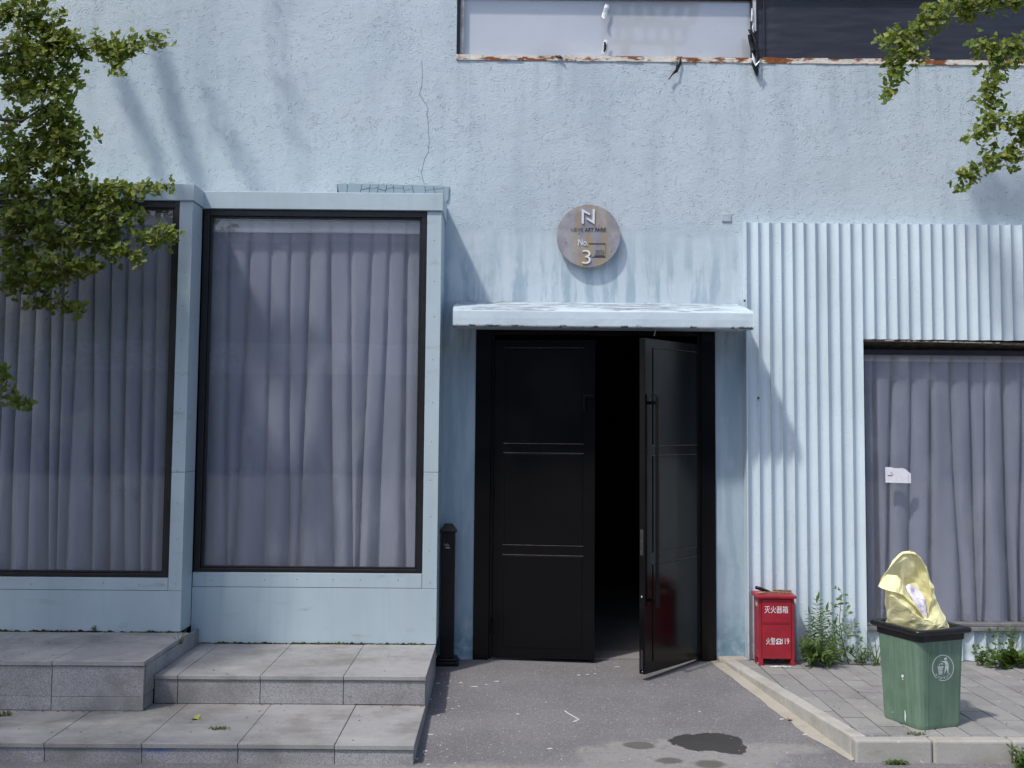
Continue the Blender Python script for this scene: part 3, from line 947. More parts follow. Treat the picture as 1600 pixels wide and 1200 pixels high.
# dirt and moss along the feet of the bays
def moss_line(x0, x1, Y, z, n, label):
    mb = MB()
    for k in range(n):
        x = frng(x0, x1)
        s = frng(.006, .02) * (1.3 if random.random() < .2 else 1)
        c = Vector((x, Y - frng(.0, .012), z))
        pr = []
        for i in range(5):
            a = i * 2 * math.pi / 5 + frng(0, .5)
            pr.append(c + Vector((math.cos(a) * s * 1.6, math.sin(a) * s * .45, 0)))
        topv = c + Vector((frng(-.3, .3) * s, 0, s * frng(.5, 1.0)))
        mb.add(pr + [topv], [(i, (i + 1) % 5, 5) for i in range(5)])
    return tag(obj('moss', mb, 'moss'), label, 'moss', kind='stuff')
moss_line(mid_x0 + .2, mid_x1 - .1, YB2 - .004, z2 + .0, 150, 'dark moss along the foot of the middle bay')
moss_line(-4.6, lx1, YB1 - .004, z3 + .0, 170, 'dark moss along the foot of the leftmost bay')

# ------------------------------------------------------------------ granite steps
def fold(mb):
    return mb
steps = thing('granite_steps', (-2.0, 7.0, 0), 'low grey speckled granite steps below the two window bays', 'steps')
XR = -0.520
def tile(x0, x1, y0, y1, z0, z1, mat, name, bev=.003):
    o = obj(name, MB().box(x0 + .0018, x1 - .0018, y0 + .0018, y1 - .0018, z0, z1), mat, steps, bev=bev)
    o.location.z += frng(-.0015, .0015)
    return o
Y1, Y2, Y3, XU = 6.415, 7.31, 7.11, -2.362
core = MB().box(-6, XR - .03, Y1 + .04, YB1, -.2, .08).box(-6, XR - .03, Y2 + .04, YB2 + .1, 0, .272).box(-6, XU - .03, Y3 + .04, YB1 + .1, 0, .405)
obj('core', core, 'joint_sand', steps)
jb = [XR, -.993, -1.566, -2.134, -2.709, -3.28, -3.85, -4.42, -5.0]
for k in range(len(jb) - 1):
    ov = .012
    tile(jb[k + 1], jb[k], Y1 - ov, Y2 + .004, z1s - .028, z1s, 'granite_tread', 'tread_slab')
    tile(jb[k + 1], jb[k] - (.004 if k == 0 else 0), Y1, Y1 + .029, -.05, z1s - .030, 'granite_riser', 'riser_slab')
tile(XR - .025, XR - .0005, Y1 + .033, Y2 + .01, -.05, z1s - .031, 'granite_riser', 'side_slab')
jm = [XR, -1.08, -1.644, -2.203, XU]
for k in range(len(jm) - 1):
    tile(jm[k + 1], jm[k], Y2 - .012, YB2 - .002, z2 - .028, z2, 'granite_tread', 'tread_slab')
    tile(jm[k + 1], jm[k] - (.004 if k == 0 else 0), Y2, Y2 + .029, z1s + .002, z2 - .030, 'granite_riser', 'riser_slab')
tile(XR - .025, XR - .0005, Y2 + .033, YB2 - .002, .0, z2 - .031, 'granite_riser', 'side_slab')
ju = [XU, -2.972, -3.59, -4.2, -4.81]
zs = .206
for k in range(len(ju) - 1):
    tile(ju[k + 1], ju[k], Y3 - .012, YB1 - .001, z3 - .03, z3, 'granite_tread', 'tread_slab')
    tile(ju[k + 1], ju[k] - (.004 if k == 0 else 0), Y3, Y3 + .029, z1s + .002, zs, 'granite_riser', 'riser_slab')
    tile(ju[k + 1], ju[k] - (.004 if k == 0 else 0), Y3, Y3 + .029, zs + .002, z3 - .032, 'granite_riser', 'riser_slab')
for (ya, yb) in ((Y3 + .033, 7.62), (7.62, 7.96), (7.96, YB2 - .004)):
    tile(XU - .025, XU - .0005, ya, yb, zs + .002, z3 - .033 if yb < 8 else z3 - .017, 'granite_riser', 'side_slab')
tile(XU - .025, XU - .0005, Y3 + .033, Y2 - .006, z1s + .002, zs, 'granite_riser', 'side_slab')

# ------------------------------------------------------------------ pavement: pavers, kerb stones, mortar
pav = tag(thing('pavement', (2.5, 7.5, 0), 'raised pavement of grey concrete pavers with a pale kerb', 'pavement'), kind='structure')
KA, KB = onp(1329, 1150), onp(1127, 1029)       # outer top edge of the side kerb, front to back
KYF = 6.504                                       # foot of the front kerb face
kx = lambda y: KA.x + (KB.x - KA.x) * (y - KA.y) / (KB.y - KA.y)
KW = 0.10
bed = MB()
bed.hexa([(kx(6.6) + .05, 6.56, -.2), (5.6, 6.56, -.2), (5.6, YC + .1, -.2), (kx(YC + .1) + .05, YC + .1, -.2), (kx(6.6) + .05, 6.56, PZ(6.56) - .018), (5.6, 6.56, PZ(6.56) - .018), (5.6, YC + .1, PZ(YC + .1) - .018), (kx(YC + .1) + .05, YC + .1, PZ(YC + .1) - .018)])
obj('bed', bed, 'joint_sand', pav)
def clip(poly, f):
    out = []
    for i in range(len(poly)):
        a, b = poly[i], poly[(i + 1) % len(poly)]
        fa, fb = f(a), f(b)
        if fa >= 0: out.append(a)
        if fa * fb < 0:
            t = fa / (fa - fb)
            out.append((a[0] + (b[0] - a[0]) * t, a[1] + (b[1] - a[1]) * t))
    return out
PWX, PLY = .167, .361
for c in range(-3, 19):
    xa = 2.215 + c * PWX
    off = 7.008 + (PLY * .5 if c % 2 else 0) + frng(-.02, .02)
    for r in range(-3, 7):
        ya = off + r * PLY
        poly = [(xa + .0045, ya + .008), (xa + PWX - .0045, ya + .008), (xa + PWX - .0045, ya + PLY - .008), (xa + .0045, ya + PLY - .008)]
        poly = clip(poly, lambda p: p[0] - (kx(p[1]) + KW + .003))
        poly = clip(poly, lambda p: p[1] - 6.612) if poly else poly
        poly = clip(poly, lambda p: (YC + .04) - p[1]) if poly else poly
        if len(poly) < 3: continue
        ar = abs(sum(poly[i][0] * poly[(i + 1) % len(poly)][1] - poly[(i + 1) % len(poly)][0] * poly[i][1] for i in range(len(poly)))) / 2
        if ar < .0008: continue
        dz = frng(-.002, .002); sl = frng(-.004, .004); sx = frng(-.006, .006)
        topp = [Vector((p[0], p[1], PZ(p[1]) + dz + sl * (p[1] - ya) + sx * (p[0] - xa))) for p in poly]
        mbp = MB().prism(topp[::-1], (0, 0, -.03))
        mbp.f = [tuple(reversed(f)) for f in mbp.f]
        obj('paver', mbp, 'paver', pav, bev=.003, seg=1)
# side kerb stones
L = (KB - KA).length
dk = (KB - KA).normalized()
nstone = 5
cut = [0, .46, .96, 1.40, 1.86, L + .02]
for k in range(5):
    ya, yb = KA.y + cut[k] * dk.y + .003 + (0.0 if k else .0), KA.y + cut[k + 1] * dk.y - .003
    def kp(y, o, z): return Vector((kx(y) + o, y, z))
    h = lambda y: PZ(y) + .003
    mbk = MB().hexa([kp(ya, 0, -.1), kp(ya, KW, -.1), kp(yb, KW, -.1), kp(yb, 0, -.1), kp(ya, 0, h(ya)), kp(ya, KW, h(ya)), kp(yb, KW, h(yb)), kp(yb, 0, h(yb))])
    obj('kerb_stone', mbk, 'kerb', pav, bev=.010, seg=2)
xk = KA.x - .002
fx = [xk, X_(1458, 6.505, 1160), X_(1583, 6.505, 1160)]
fx += [fx[-1] + .49 * k for k in range(1, 6)]
for k in range(len(fx) - 1):
    z = PZ(6.55) + .002 + frng(-.001, .001)
    obj('kerb_stone', MB().hexa([(fx[k] + .003, KYF, -.1), (fx[k + 1] - .003, KYF, -.1), (fx[k + 1] - .003, 6.607, -.1), (fx[k] + .003, 6.59 if k == 0 else 6.607, -.1),
                                 (fx[k] + .003, KYF, z), (fx[k + 1] - .003, KYF, z), (fx[k + 1] - .003, 6.607, z), (fx[k] + .003, 6.59 if k == 0 else 6.607, z)]), 'kerb', pav, bev=.016, seg=3)
# smeared mortar along the foot of the side kerb
rows = []
for j in range(71):
    y = 6.53 + (8.87 - 6.53) * j / 70
    wv = .085 + .035 * mnoise.noise((y * 2.2, 0, 1)) + .018 * mnoise.noise((y * 9, 2, 1)) + .01 * mnoise.noise((y * 30, 2, 5))
    if y < 7.0: wv *= max(.25, (y - 6.3) / .7)
    rows.append([Vector((kx(y) - wv, y, G(y) + .0025)), Vector((kx(y) - wv * .5, y, G(y) + .008)), Vector((kx(y) + .004, y, G(y) + .016))])
obj('mortar_strip', MB().grid([[p for p in r] for r in rows]), 'mortar', pav, smooth=True)
mm = MB().box(xd1 + .002, X_(1170, YC, 1020), YC + .01, YW - .002, .0, .135)
obj('mortar_pad', mm, 'mortar', pav, bev=.012)

# ------------------------------------------------------------------ corrugated cladding
cl = thing('corrugated_cladding', (3.2, YC, .12), 'pale blue corrugated sheet cladding round the right hand window', 'cladding')
xf0 = X_(1169, YC, 700)
nf = 10
pitch = (xw0 - xf0) / nf
zt_ = Z_(348, YC, 1300)
def flute_mesh(h, nm):
    mb = MB()
    N = 9
    prof = []
    rw = .006
    prof.append((0, YW - YC - .002))
    prof.append((0, .0))
    for i in range(N + 1):
        t = i / N
        x = rw + (pitch - rw * 2 - .0012) * t
        prof.append((x, .004 + .030 * (math.sin(math.pi * t) ** .75)))
    prof.append((pitch - .0012, .0))
    prof.append((pitch - .0012, YW - YC - .002))
    rows = []
    for j in range(7):
        z = h * j / 6
        rows.append([Vector((x, y, z)) for x, y in prof])
    mb.grid(rows)
    n = len(prof)
    base = 6 * n
    mb.f.append(tuple(base + i for i in range(n)))
    mb.f.append(tuple(reversed(range(n))))
    return mesh_of(nm, mb, 'sheet_paint')
zlow = PZ(YC) + .004
full = flute_mesh(zt_ - zlow, 'flute')
upper = flute_mesh(zt_ - zw0, 'flute')
lower = flute_mesh(zw1 - zlow, 'flute')
for k in range(nf):
    inst('flute', full, Matrix.Translation((xf0 + k * pitch, YC + frng(0, .004) + (.005 if k in (1, 7) else 0), zlow + frng(-.004, .0))) @ Matrix.Rotation(frng(-.0012, .0012), 4, 'Y') @ Matrix.Rotation(frng(-.0012, .0012), 4, 'X'), cl)
k = 0
x = xw0
while x < 5.3:
    inst('flute', upper, Matrix.Translation((x, YC + frng(0, .004), zw0 + frng(-.002, .002))), cl)
    inst('flute', lower, Matrix.Translation((x + .012, YC + .012 + frng(0, .003), zlow)), cl)
    x += pitch
obj('edge_flashing', MB().box(xf0 - .012, xf0 - .001, YC - .004, YW - .002, zlow, zt_ + .012), 'sheet_paint', cl, bev=.002)
obj('reveal_strip', MB().box(xw0 - .0125, xw0 - .002, YC + .03, YW + .1, zw1, zw0 - .01), 'frame_black', cl)
sp = MB()
for (px, py) in ((1163.5, 470), (1185, 622)):
    p = at(px, py, YC)
    sp.box(p.x - .010, p.x + .006, YC - .010, YC - .004, p.z - .010, p.z + .010)
tag(obj('fixing_screws', sp, 'print_dark', cl, bev=.002), kind='stuff')

# ------------------------------------------------------------------ right hand window
sw = thing('shop_window', ((xw0 + xw1) / 2, YC + .06, zw1), 'right hand window in the corrugated sheet with grey metal bottom rail', 'window')
yg = YC + .07
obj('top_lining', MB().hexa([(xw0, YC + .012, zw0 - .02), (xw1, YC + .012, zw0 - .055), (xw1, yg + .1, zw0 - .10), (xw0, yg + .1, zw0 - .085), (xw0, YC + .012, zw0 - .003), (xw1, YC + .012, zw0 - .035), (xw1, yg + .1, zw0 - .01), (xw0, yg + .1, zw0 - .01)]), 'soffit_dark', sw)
rag = MB()
for k in range(60):
    x = xw0 + frng(.15, 1.15)
    zz = zw0 - .012 - .026 * (x - xw0) / 2
    s = frng(.004, .011)
    rag.box(x, x + s * 2, YC + .004 - s * .5, YC + .02, zz - s * .2, zz + s * .8)
tag(obj('crumbled_filler', rag, 'mortar', sw), kind='stuff')
zf1, zf0 = zw1 + .065, zw0 - .085
obj('frame', MB().box(xw0 + .001, xw0 + .022, yg - .02, yg + .05, zw1 + .03, zf0).box(xw0 + .022, xw1, yg - .01, yg + .05, zf0 - .04, zf0), 'frame_black', sw)
obj('bottom_rail', MB().box(xw0 + .004, xw1, yg - .05, yg + .05, zw1 + .036, zw1 + .064), 'metal_rail', sw, bev=.004)
obj('sill_bar', MB().box(xw0 + .001, xw1, YC - .006, yg + .05, zw1 + .002, zw1 + .034), 'metal_rail', sw, bev=.005)
obj('pane', MB().box(xw0 + .024, xw1 - .01, yg, yg + .006, zw1 + .064, zf0 - .04), 'window_glass', sw)
obj('lining', MB().box(xw0 - .1, xw1 + .1, YE + .01, YE + .03, zw1 - .2, zw0 + .2).box(xw1 - .008, xw1 - .002, yg + .06, YE, zw1, zw0 - .1), 'backing_dark', sw)
curtain(xw0 - .01, xw1 - .05, zw1 + .05, zf0 - .01, yg + .085, 14, 'sunlit grey pleated curtain behind the right hand window', 5, amp=.036, drift=.6, band_h=.08)
st = thing('paper_sticker', at(1404, 753, yg - .004), 'white paper notice with a cigarette mark taped to right hand window', 'sticker')
p0, p1 = at(1383.5, 754, yg - .004), at(1423, 730, yg - .004)
def sp_(u, v, b=0): return Vector((p0.x + (p1.x - p0.x) * u, yg - .004 - b, p0.z + (p1.z - p0.z) * v))
out = [(0, 0), (.5, -.01), (.9, -.03), (1, -.03), (1, .58), (.9, .70), (.8, .86), (.68, .94), (.4, .92), (.2, .99), (0, 1)]
obj('paper', MB().prism([sp_(u, v) for u, v in out], (0, -.002, 0)), 'sticker_white', st)
obj('cigarette_mark', MB().prism([sp_(a, b, .0025) for a, b in ((.09, .43), (.28, .42), (.28, .47), (.09, .48))], (0, -.001, 0)), 'print_dark', st)
obj('smoke_mark', MB().prism([sp_(a, b, .0025) for a, b in ((.31, .49), (.325, .52), (.25, .62), (.21, .69), (.19, .69), (.22, .60), (.26, .55))], (0, -.001, 0)), 'scuff_grey', st)
obj('fold_line', MB().prism([sp_(a, b, .0025) for a, b in ((.905, -.02), (.915, -.02), (.915, .55), (.905, .55))], (0, -.001, 0)), 'scuff_grey', st)

# ------------------------------------------------------------------ door canopy
YCAN = 8.27
can = thing('door_canopy', at(940, 500, YCAN), 'white painted canopy with flaking top over the black double door', 'canopy')
ca0, ca1 = X_(707, YCAN, 500), X_(1177.5, YCAN, 500)
cz0, cz1 = Z_(511.5, YCAN, 940), Z_(485.5, YCAN, 940)
czw = Z_(473, YW, 940)
n = 40
rws = []
for i in range(n + 1):
    x = ca0 + (ca1 - ca0) * i / n
    wv = .004 * mnoise.noise((x * 3, 0, 0)) + .0025 * mnoise.noise((x * 11, 1, 0))
    wz = .003 * mnoise.noise((x * 4, 5, 0))
    yw_ = YW - .002
    rws.append([Vector((x, yw_, czw + wz)), Vector((x, (YCAN + YW) / 2, (czw + cz1) / 2 + wz)), Vector((x, YCAN + .02, cz1 + .005 + wz)), Vector((x, YCAN + .004 + wv, cz1 - .006 + wz)),
                Vector((x, YCAN + wv, (cz0 + cz1) / 2)), Vector((x, YCAN + wv * 1.6, cz0 + .008 + wz)), Vector((x, YCAN + .008 + wv, cz0 + wz)), Vector((x, yw_, cz0 + .03))])
mb = MB().grid(rws)
k = len(rws[0])
mb.f.append(tuple(range(k)))
mb.f.append(tuple(reversed(range(n * k, n * k + k))))
mb.f = [tuple(reversed(f)) for f in mb.f]
cs = obj('slab', mb, 'canopy_paint', can, bev=.006)
obj('loose_wire', MB().tube([at(1025.5, 512, YCAN + .06), at(1024, 518, YCAN + .06), at(1022, 525, YCAN + .07)], .0022, 5), 'wire_pale', can)

# ------------------------------------------------------------------ black double door
dr = thing('double_door', ((xd0 + xd1) / 2, YW, .09), 'black double door, its right leaf standing open, under the white canopy', 'door')
zth = .088
xj0, xj1 = X_(771, YW, 800), X_(1090, YW, 800)
yd0 = YW - .012
zh = Z_(524, YW, 900)
fr = MB().box(xd0 + .002, xj0 - .03, yd0, YW + .16, zth - .03, zd - .002).box(xj1 + .03, xd1 - .002, yd0 - .002, YW + .16, zth - .03, zd - .002)
fr.box(xj0 - .029, xj0 - .002, yd0 + .03, YW + .16, zth - .03, zd - .002).box(xj1 + .002, xj1 + .029, yd0 + .03, YW + .16, zth - .03, zd - .002)
fr.box(xj0 - .002, xj1 + .002, yd0 + .02, YW + .16, zh, zd - .002)
obj('door_frame', fr, 'door_black', dr, bev=.003)
LW = (xj1 - xj0) / 2 - .004
LT = .055
ZS = [Z_(869, 8.8, 850), Z_(851, 8.8, 850), Z_(709, 8.8, 850), Z_(692, 8.8, 850), Z_(616, 8.4, 960)]
def leaf(hx, sgn, ang, zb, zt):
    """leaf local frame: u from hinge to free edge, d outwards from the wall, z up"""
    ca, sa = math.cos(ang), math.sin(ang)
    hy = yd0 + .05
    # closed: u runs along +x (sgn=1) or -x (sgn=-1); opening swings the free edge towards the camera (-y)
    def P(u, d, z):
        ux, uy = sgn * ca, -sa
        dx, dy = -sgn * sa * 1.0, -ca
        return Vector((hx + ux * u + dx * d, hy + uy * u + dy * d, z))
    def B(mb, u0, u1, d0, d1, z0, z1):
        pts = [P(u0, d0, z0), P(u1, d0, z0), P(u1, d1, z0), P(u0, d1, z0), P(u0, d0, z1), P(u1, d0, z1), P(u1, d1, z1), P(u0, d1, z1)]
        mb.hexa(pts)
        if sgn > 0:
            mb.f[-6:] = [tuple(reversed(f)) for f in mb.f[-6:]]
        return mb
    lf = obj('door_leaf', B(MB(), .002, LW, 0, LT, zb, zt), 'door_black', dr, bev=.004)
    for (za, zc_) in ((zb + .085, ZS[0]), (ZS[1], ZS[2]), (ZS[3], zt - .075)):
        obj('panel', B(MB(), .095, LW - .105, LT - .002, LT + .007, za, zc_), 'door_black', lf, bev=.004)
    for (za, zc_) in ((zb + .085, ZS[0]), (ZS[1], ZS[2]), (ZS[3], zt - .075)):
        ed = MB()
        B(ed, .085, LW - .095, LT, LT + .0035, zc_ + .004, zc_ + .009)
        if za > .5: B(ed, .085, LW - .095, LT, LT + .0035, za - .009, za - .004)
        obj('ledge_light', ed, 'ledge_light_brown', lf)  # paler brown strips: light on the panel ledges put into colour
    hb = MB()
    hu = LW - .10
    B(hb, hu, hu + .026, LT + .045, LT + .071, .62 if sgn < 0 else ZS[4] - .14, ZS[4])
    B(hb, hu + .002, LW - .012, LT + .046, LT + .070, ZS[4] - .026, ZS[4] + .002)
    hd = obj('pull_handle', hb, 'door_black', lf, bev=.003)
    for z in ((.66, 2.19) if sgn < 0 else (2.19,)):
        obj('handle_bracket', B(MB(), hu + .003, hu + .023, LT, LT + .046, z, z + .026), 'door_black', lf)
    for z in (.30, 1.4, 2.4):
        a = [P(0, LT * .5 + .035, z), P(0, LT * .5 + .035, z + .11)]
        obj('hinge', MB().tube(a, .012, 8), 'door_black', lf)
    if sgn < 0:
        lk = MB()
        B(lk, LW, LW + .003, .012, .04, 1.02, 1.22)
        B(lk, LW, LW + .003, .016, .036, .15, .30)
        obj('lock_plate', lk, 'metal_dark', lf)
        sc = MB()
        B(sc, LW + .0005, LW + .004, .022, .030, .70, .712)
        B(sc, LW + .0005, LW + .004, .030, .034, .135, .141)
        obj('scratch', sc, 'white_paint', lf)
    return lf
simple('far_wall', (0.17, 0.17, 0.185), 0.9)
simple('far_band', (0.50, 0.50, 0.53), 0.9)
simple('ledge_light_brown', (0.085, 0.07, 0.055), 0.6, 0.4, 30)
simple('metal_dark', (0.07, 0.07, 0.07), 0.4, 0.3, 30, metal=0.6)
leaf(xj0 + .002, 1, rad(6.5), .112, Z_(531, 8.82, 850))
leaf(xj1 - .002, -1, rad(48.5), Z_(1056, 8.2, 1000), Z_(527, 8.2, 1000))

# ------------------------------------------------------------------ across the street: only seen mirrored in the panes
ob = thing('opposite_building', (0, -30, 0), 'dull grey building across the street, seen mirrored in the window panes', 'building')
obj('wall', MB().box(-45, 40, -38, -30, 0, 10.2), 'far_wall', ob)
obj('band', MB().box(-45, 40, -29.98, -29.8, 4.3, 5.6), 'far_band', ob)
obj('parapet', MB().box(-45.2, 40.2, -38.2, -29.9, 10.2, 10.6), 'far_band', ob)

# a lattice tower behind the street, mirrored in the upper pane
lt = thing('lattice_tower', (7.4, -38, 0), 'steel lattice tower behind the street, seen mirrored in the upper pane', 'tower')
def seg(mb, a, b, r=.06): mb.tube([Vector(a), Vector(b)], r, 4)
H0 = 23.4
for (lx_, ly_) in ((6.3, -39), (8.7, -39), (6.3, -36.8), (8.7, -36.8)):
    m_ = MB(); seg(m_, (lx_, ly_, 0), (lx_, ly_, H0), .16)
    obj('leg', m_, 'far_wall', lt)
m_ = MB()
z = 0
while z < H0 - 2:
    for y in (-39, -36.8):
        seg(m_, (6.3, y, z), (8.7, y, z + 2.4)); seg(m_, (8.7, y, z), (6.3, y, z + 2.4)); seg(m_, (6.3, y, z + 2.4), (8.7, y, z + 2.4))
    z += 2.4
tag(obj('bracing', m_, 'far_wall', lt), kind='stuff')
m_ = MB()
for y in (-39.4, -36.4):
    for z in (H0, H0 + 1.0, H0 + 2.2):
        seg(m_, (5.2, y, z), (9.8, y, z), .14)
    for k in range(7):
        seg(m_, (5.2 + k * .766, y, H0), (5.2 + k * .766 + .4, y, H0 + 2.2), .09)
        seg(m_, (5.6 + k * .7, y, H0), (5.2 + k * .7, y, H0 + 2.2), .09)
tag(obj('platform', m_, 'far_wall', lt), kind='stuff')
# ================================================================== THE OBJECTS
# ------------------------------------------------------------------ round sign
YS = 8.80
sg = thing('round_sign', at(919.5, 420, YS), 'round weathered metal sign with raised N emblem and number 3 above canopy', 'sign')
sc_ = at(919.5, 368.5, YS)
SR = 0.268
disc = MB()
nn = 72
ring = [Vector((sc_.x + SR * math.cos(2 * math.pi * i / nn), YS, sc_.z + SR * math.sin(2 * math.pi * i / nn))) for i in range(nn)]
disc.prism(ring, (0, .028, 0))
disc.f = disc.f[:]
obj('plate', disc, 'sign_plate', sg, bev=.003)
sb = MB()
for (dx, dz) in ((-.12, .12), (.12, .12), (-.12, -.12), (.12, -.12)):
    sb = MB()
    sb.tube([Vector((sc_.x + dx, YS + .027, sc_.z + dz)), Vector((sc_.x + dx, YW - .001, sc_.z + dz))], .012, 8)
    obj('spacer', sb, 'metal_dark', sg)
def zs7(a, b): return at(840 + a / 9.231, 300 + b / 9.231, YS - .0005)
def plate_poly(name, poly, mat, d):
    return obj(name, MB().prism([zs7(a, b) for a, b in poly][::-1], (0, -d, 0)), mat, sg, bev=.001, seg=1)
plate_poly('emblem_stroke', [(638, 245), (757, 313), (750, 338), (668, 298), (665, 455), (655, 465), (636, 452)], 'logo_white', .010)
plate_poly('emblem_stroke', [(795, 248), (826, 254), (822, 470), (700, 395), (710, 372), (793, 415)], 'logo_white', .010)
def sign_text(name, s, a0, b0, a1, b1, mat, ext=.006, bold=0.0):
    p, q = zs7(a0, b1), zs7(a1, b0)
    mb = text_mb(s, q.x - p.x, q.z - p.z, ext, bold)
    obj(name, moved(mb, lambda v: v + p), mat, sg)
sign_text('lettering', 'NEWS', 482, 517, 655, 568, 'logo_mid', .004)
sign_text('lettering', 'ART', 682, 517, 806, 569, 'logo_dark', .004, .012)
sign_text('lettering', 'PARK', 828, 517, 990, 571, 'logo_dark', .004, .012)
sign_text('lettering', 'No.', 588, 685, 724, 774, 'logo_white', .007, 0.0)
sign_text('number', '3', 642, 840, 766, 1036, 'logo_white', .010, -.012)
plate_poly('rule', [(736, 738), (978, 738), (978, 751), (736, 751)], 'logo_dark', .004)
plate_poly('rule', [(975, 753), (983, 753), (983, 945), (975, 945)], 'logo_mid', .003)
plate_poly('rule', [(782, 934), (972, 934), (972, 944), (782, 944)], 'logo_dark', .003)
mb = MB()
for r, (b0, b1) in enumerate(((832, 852), (858, 880), (888, 912))):
    a = 838 if r != 2 else 822
    while a < 950:
        wd = frng(8, 20)
        mb.prism([zs7(x, y) for x, y in ((a, b0), (a + wd, b0 + 2), (a + wd, b1), (a, b1 - 2))][::-1], (0, -.004, 0))
        a += wd + 7
tag(obj('worn_small_relief', mb, 'logo_mid', sg), kind='stuff')
plate_poly('rule', [(818, 918), (966, 918), (966, 930), (818, 930)], 'logo_dark', .004)

cp = thing('cover_plate', at(1134, 347, YW), 'small square pale blue cover plate on the wall near the corrugated sheet', 'cover plate')
a, b = at(1127.5, 346.5, YW), at(1142, 333.5, YW)
obj('plate', MB().box(a.x, b.x, YW - .012, YW - .001, a.z, b.z), 'plate_blue', cp, bev=.004)
obj('paint_mark', MB().box(a.x + .012, b.x - .022, YW - .0135, YW - .0125, b.z - .018, b.z - .008), 'label_cream', cp)

# ------------------------------------------------------------------ bollard
YB = 8.735
xb = X_(699.5, YB, 930)
bo = thing('bollard', (xb, YB, G(YB)), 'black square post with pyramid cap in the corner left of the door', 'post')
zb0, zb1 = G(YB), Z_(831, YB, 700)
hw = .056
obj('post', MB().box(xb - hw, xb + hw, YB - hw, YB + hw, zb0 + .05, zb1), 'bollard_black', bo, bev=.004)
ztop = Z_(818, YB, 700)
c1, c2, c3 = hw + .014, hw + .012, .032
cap = MB().hexa([(xb - c1, YB - c1, zb1), (xb + c1, YB - c1, zb1), (xb + c1, YB + c1, zb1), (xb - c1, YB + c1, zb1), (xb - c1, YB - c1, zb1 + .012), (xb + c1, YB - c1, zb1 + .012), (xb + c1, YB + c1, zb1 + .012), (xb - c1, YB + c1, zb1 + .012)])
cap.hexa([(xb - c2, YB - c2, zb1 + .0125), (xb + c2, YB - c2, zb1 + .0125), (xb + c2, YB + c2, zb1 + .0125), (xb - c2, YB + c2, zb1 + .0125), (xb - c3, YB - c3, ztop), (xb + c3, YB - c3, ztop), (xb + c3, YB + c3, ztop), (xb - c3, YB + c3, ztop)])
obj('cap', cap, 'bollard_black', bo, bev=.003)
obj('base_flange', MB().box(xb - .098, xb + .098, YB - .098, YB + .098, zb0 - .004, zb0 + .03).box(xb - .085, xb + .085, YB - .085, YB + .085, zb0 + .0305, zb0 + .052), 'bollard_black', bo, bev=.006)
mk = MB()
yy = YB - hw - .0005
for (a0, b0, a1, b1) in ((694.2, 851, 702, 852.6), (695.5, 854.5, 703.2, 857), (693.8, 849.3, 696, 850.5), (698.5, 848.6, 700, 850)):
    p, q = at(a0, b1, yy), at(a1, b0, yy)
    mk.prism([Vector((p.x, yy, p.z + .002)), Vector((q.x, yy, p.z)), Vector((q.x - .003, yy, q.z)), Vector((p.x + .004, yy, q.z - .001))], (0, -.0008, 0))
obj('worn_mark', mk, 'scuff_grey', bo)

# ------------------------------------------------------------------ red extinguisher cabinet
YF, YK = 8.555, 8.72
ZP = PZ(8.6) + .001
cx0, cx1 = X_(1186, YF, 1000), X_(1241.5, YF, 1000)
cab = thing('extinguisher_cabinet', ((cx0 + cx1) / 2, YF, ZP), 'red metal fire cabinet with white writing at the wall foot', 'cabinet')
ft = Z_(1030, YF, 1210)
lidb, lidt = Z_(935, YF, 1210), Z_(930.5, YF, 1210)
obj('body', MB().box(cx0, cx1, YF + .008, YK, ft, lidb - .001), 'red_paint', cab, bev=.002)
obj('side_rail', MB().box(cx0, cx0 + .022, YF, YF + .0075, ft, lidb - .002), 'red_paint', cab, bev=.002)
obj('side_rail', MB().box(cx1 - .022, cx1, YF, YF + .0075, ft, lidb - .002), 'red_paint', cab, bev=.002)
zsp = Z_(974, YF, 1210)
xa, xbb = cx0 + .025, cx1 - .025
d1 = obj('door', MB().box(xa, xbb, YF - .003, YF + .006, zsp + .0025, lidb - .006), 'red_paint', cab, bev=.0025)
d2 = obj('door', MB().box(xa, xbb, YF - .003, YF + .006, ft + .004, zsp - .001), 'red_paint', cab, bev=.0025)
obj('pull_lip', MB().box(xa + .006, xbb - .012, YF - .006, YF - .0035, zsp - .004, zsp + .0015), 'red_paint', cab)
for (x0, x1) in ((cx0, cx0 + .032), (cx1 - .032, cx1)):
    obj('foot', MB().box(x0, x1, YF + .001, YF + .03, ZP - .002, ft - .0005), 'red_paint', cab, bev=.002)
    obj('foot', MB().box(x0, x1, YK - .03, YK, ZP - .002, ft - .0005), 'red_paint', cab)
obj('lid', MB().hexa([(cx0 - .022, YF - .022, lidb), (cx1 + .016, YF - .022, lidb), (cx1 + .016, YK + .01, lidb + .006), (cx0 - .022, YK + .01, lidb + .006), (cx0 - .022, YF - .022, lidt), (cx1 + .016, YF - .022, lidt), (cx1 + .016, YK + .01, lidt + .012), (cx0 - .022, YK + .01, lidt + .012)]), 'red_paint', cab, bev=.005)
def cab_text(s, a0, b0, a1, b1, par, bold=.002):
    p, q = at(a0, b1, YF - .0035), at(a1, b0, YF - .0035)
    obj('lettering', moved(text_mb(s, q.x - p.x, q.z - p.z, .0006, bold), lambda v: v + p), 'white_paint', par)
cab_text('灭火器箱', 1194.5, 947, 1231.3, 958, d1)
cab_text('火警', 1197, 996.5, 1211.5, 1007.3, d2)
tp = MB()
def tpoly(poly):
    tp.prism([at(1212.6 + a * 8.8, 1006.6 - b * 8.8, YF - .0035) for a, b in poly], (0, -.0006, 0))
arc = [(.5 - .5 * math.cos(t * math.pi / 8), .66 + .34 * math.sin(t * math.pi / 8)) for t in range(9)]
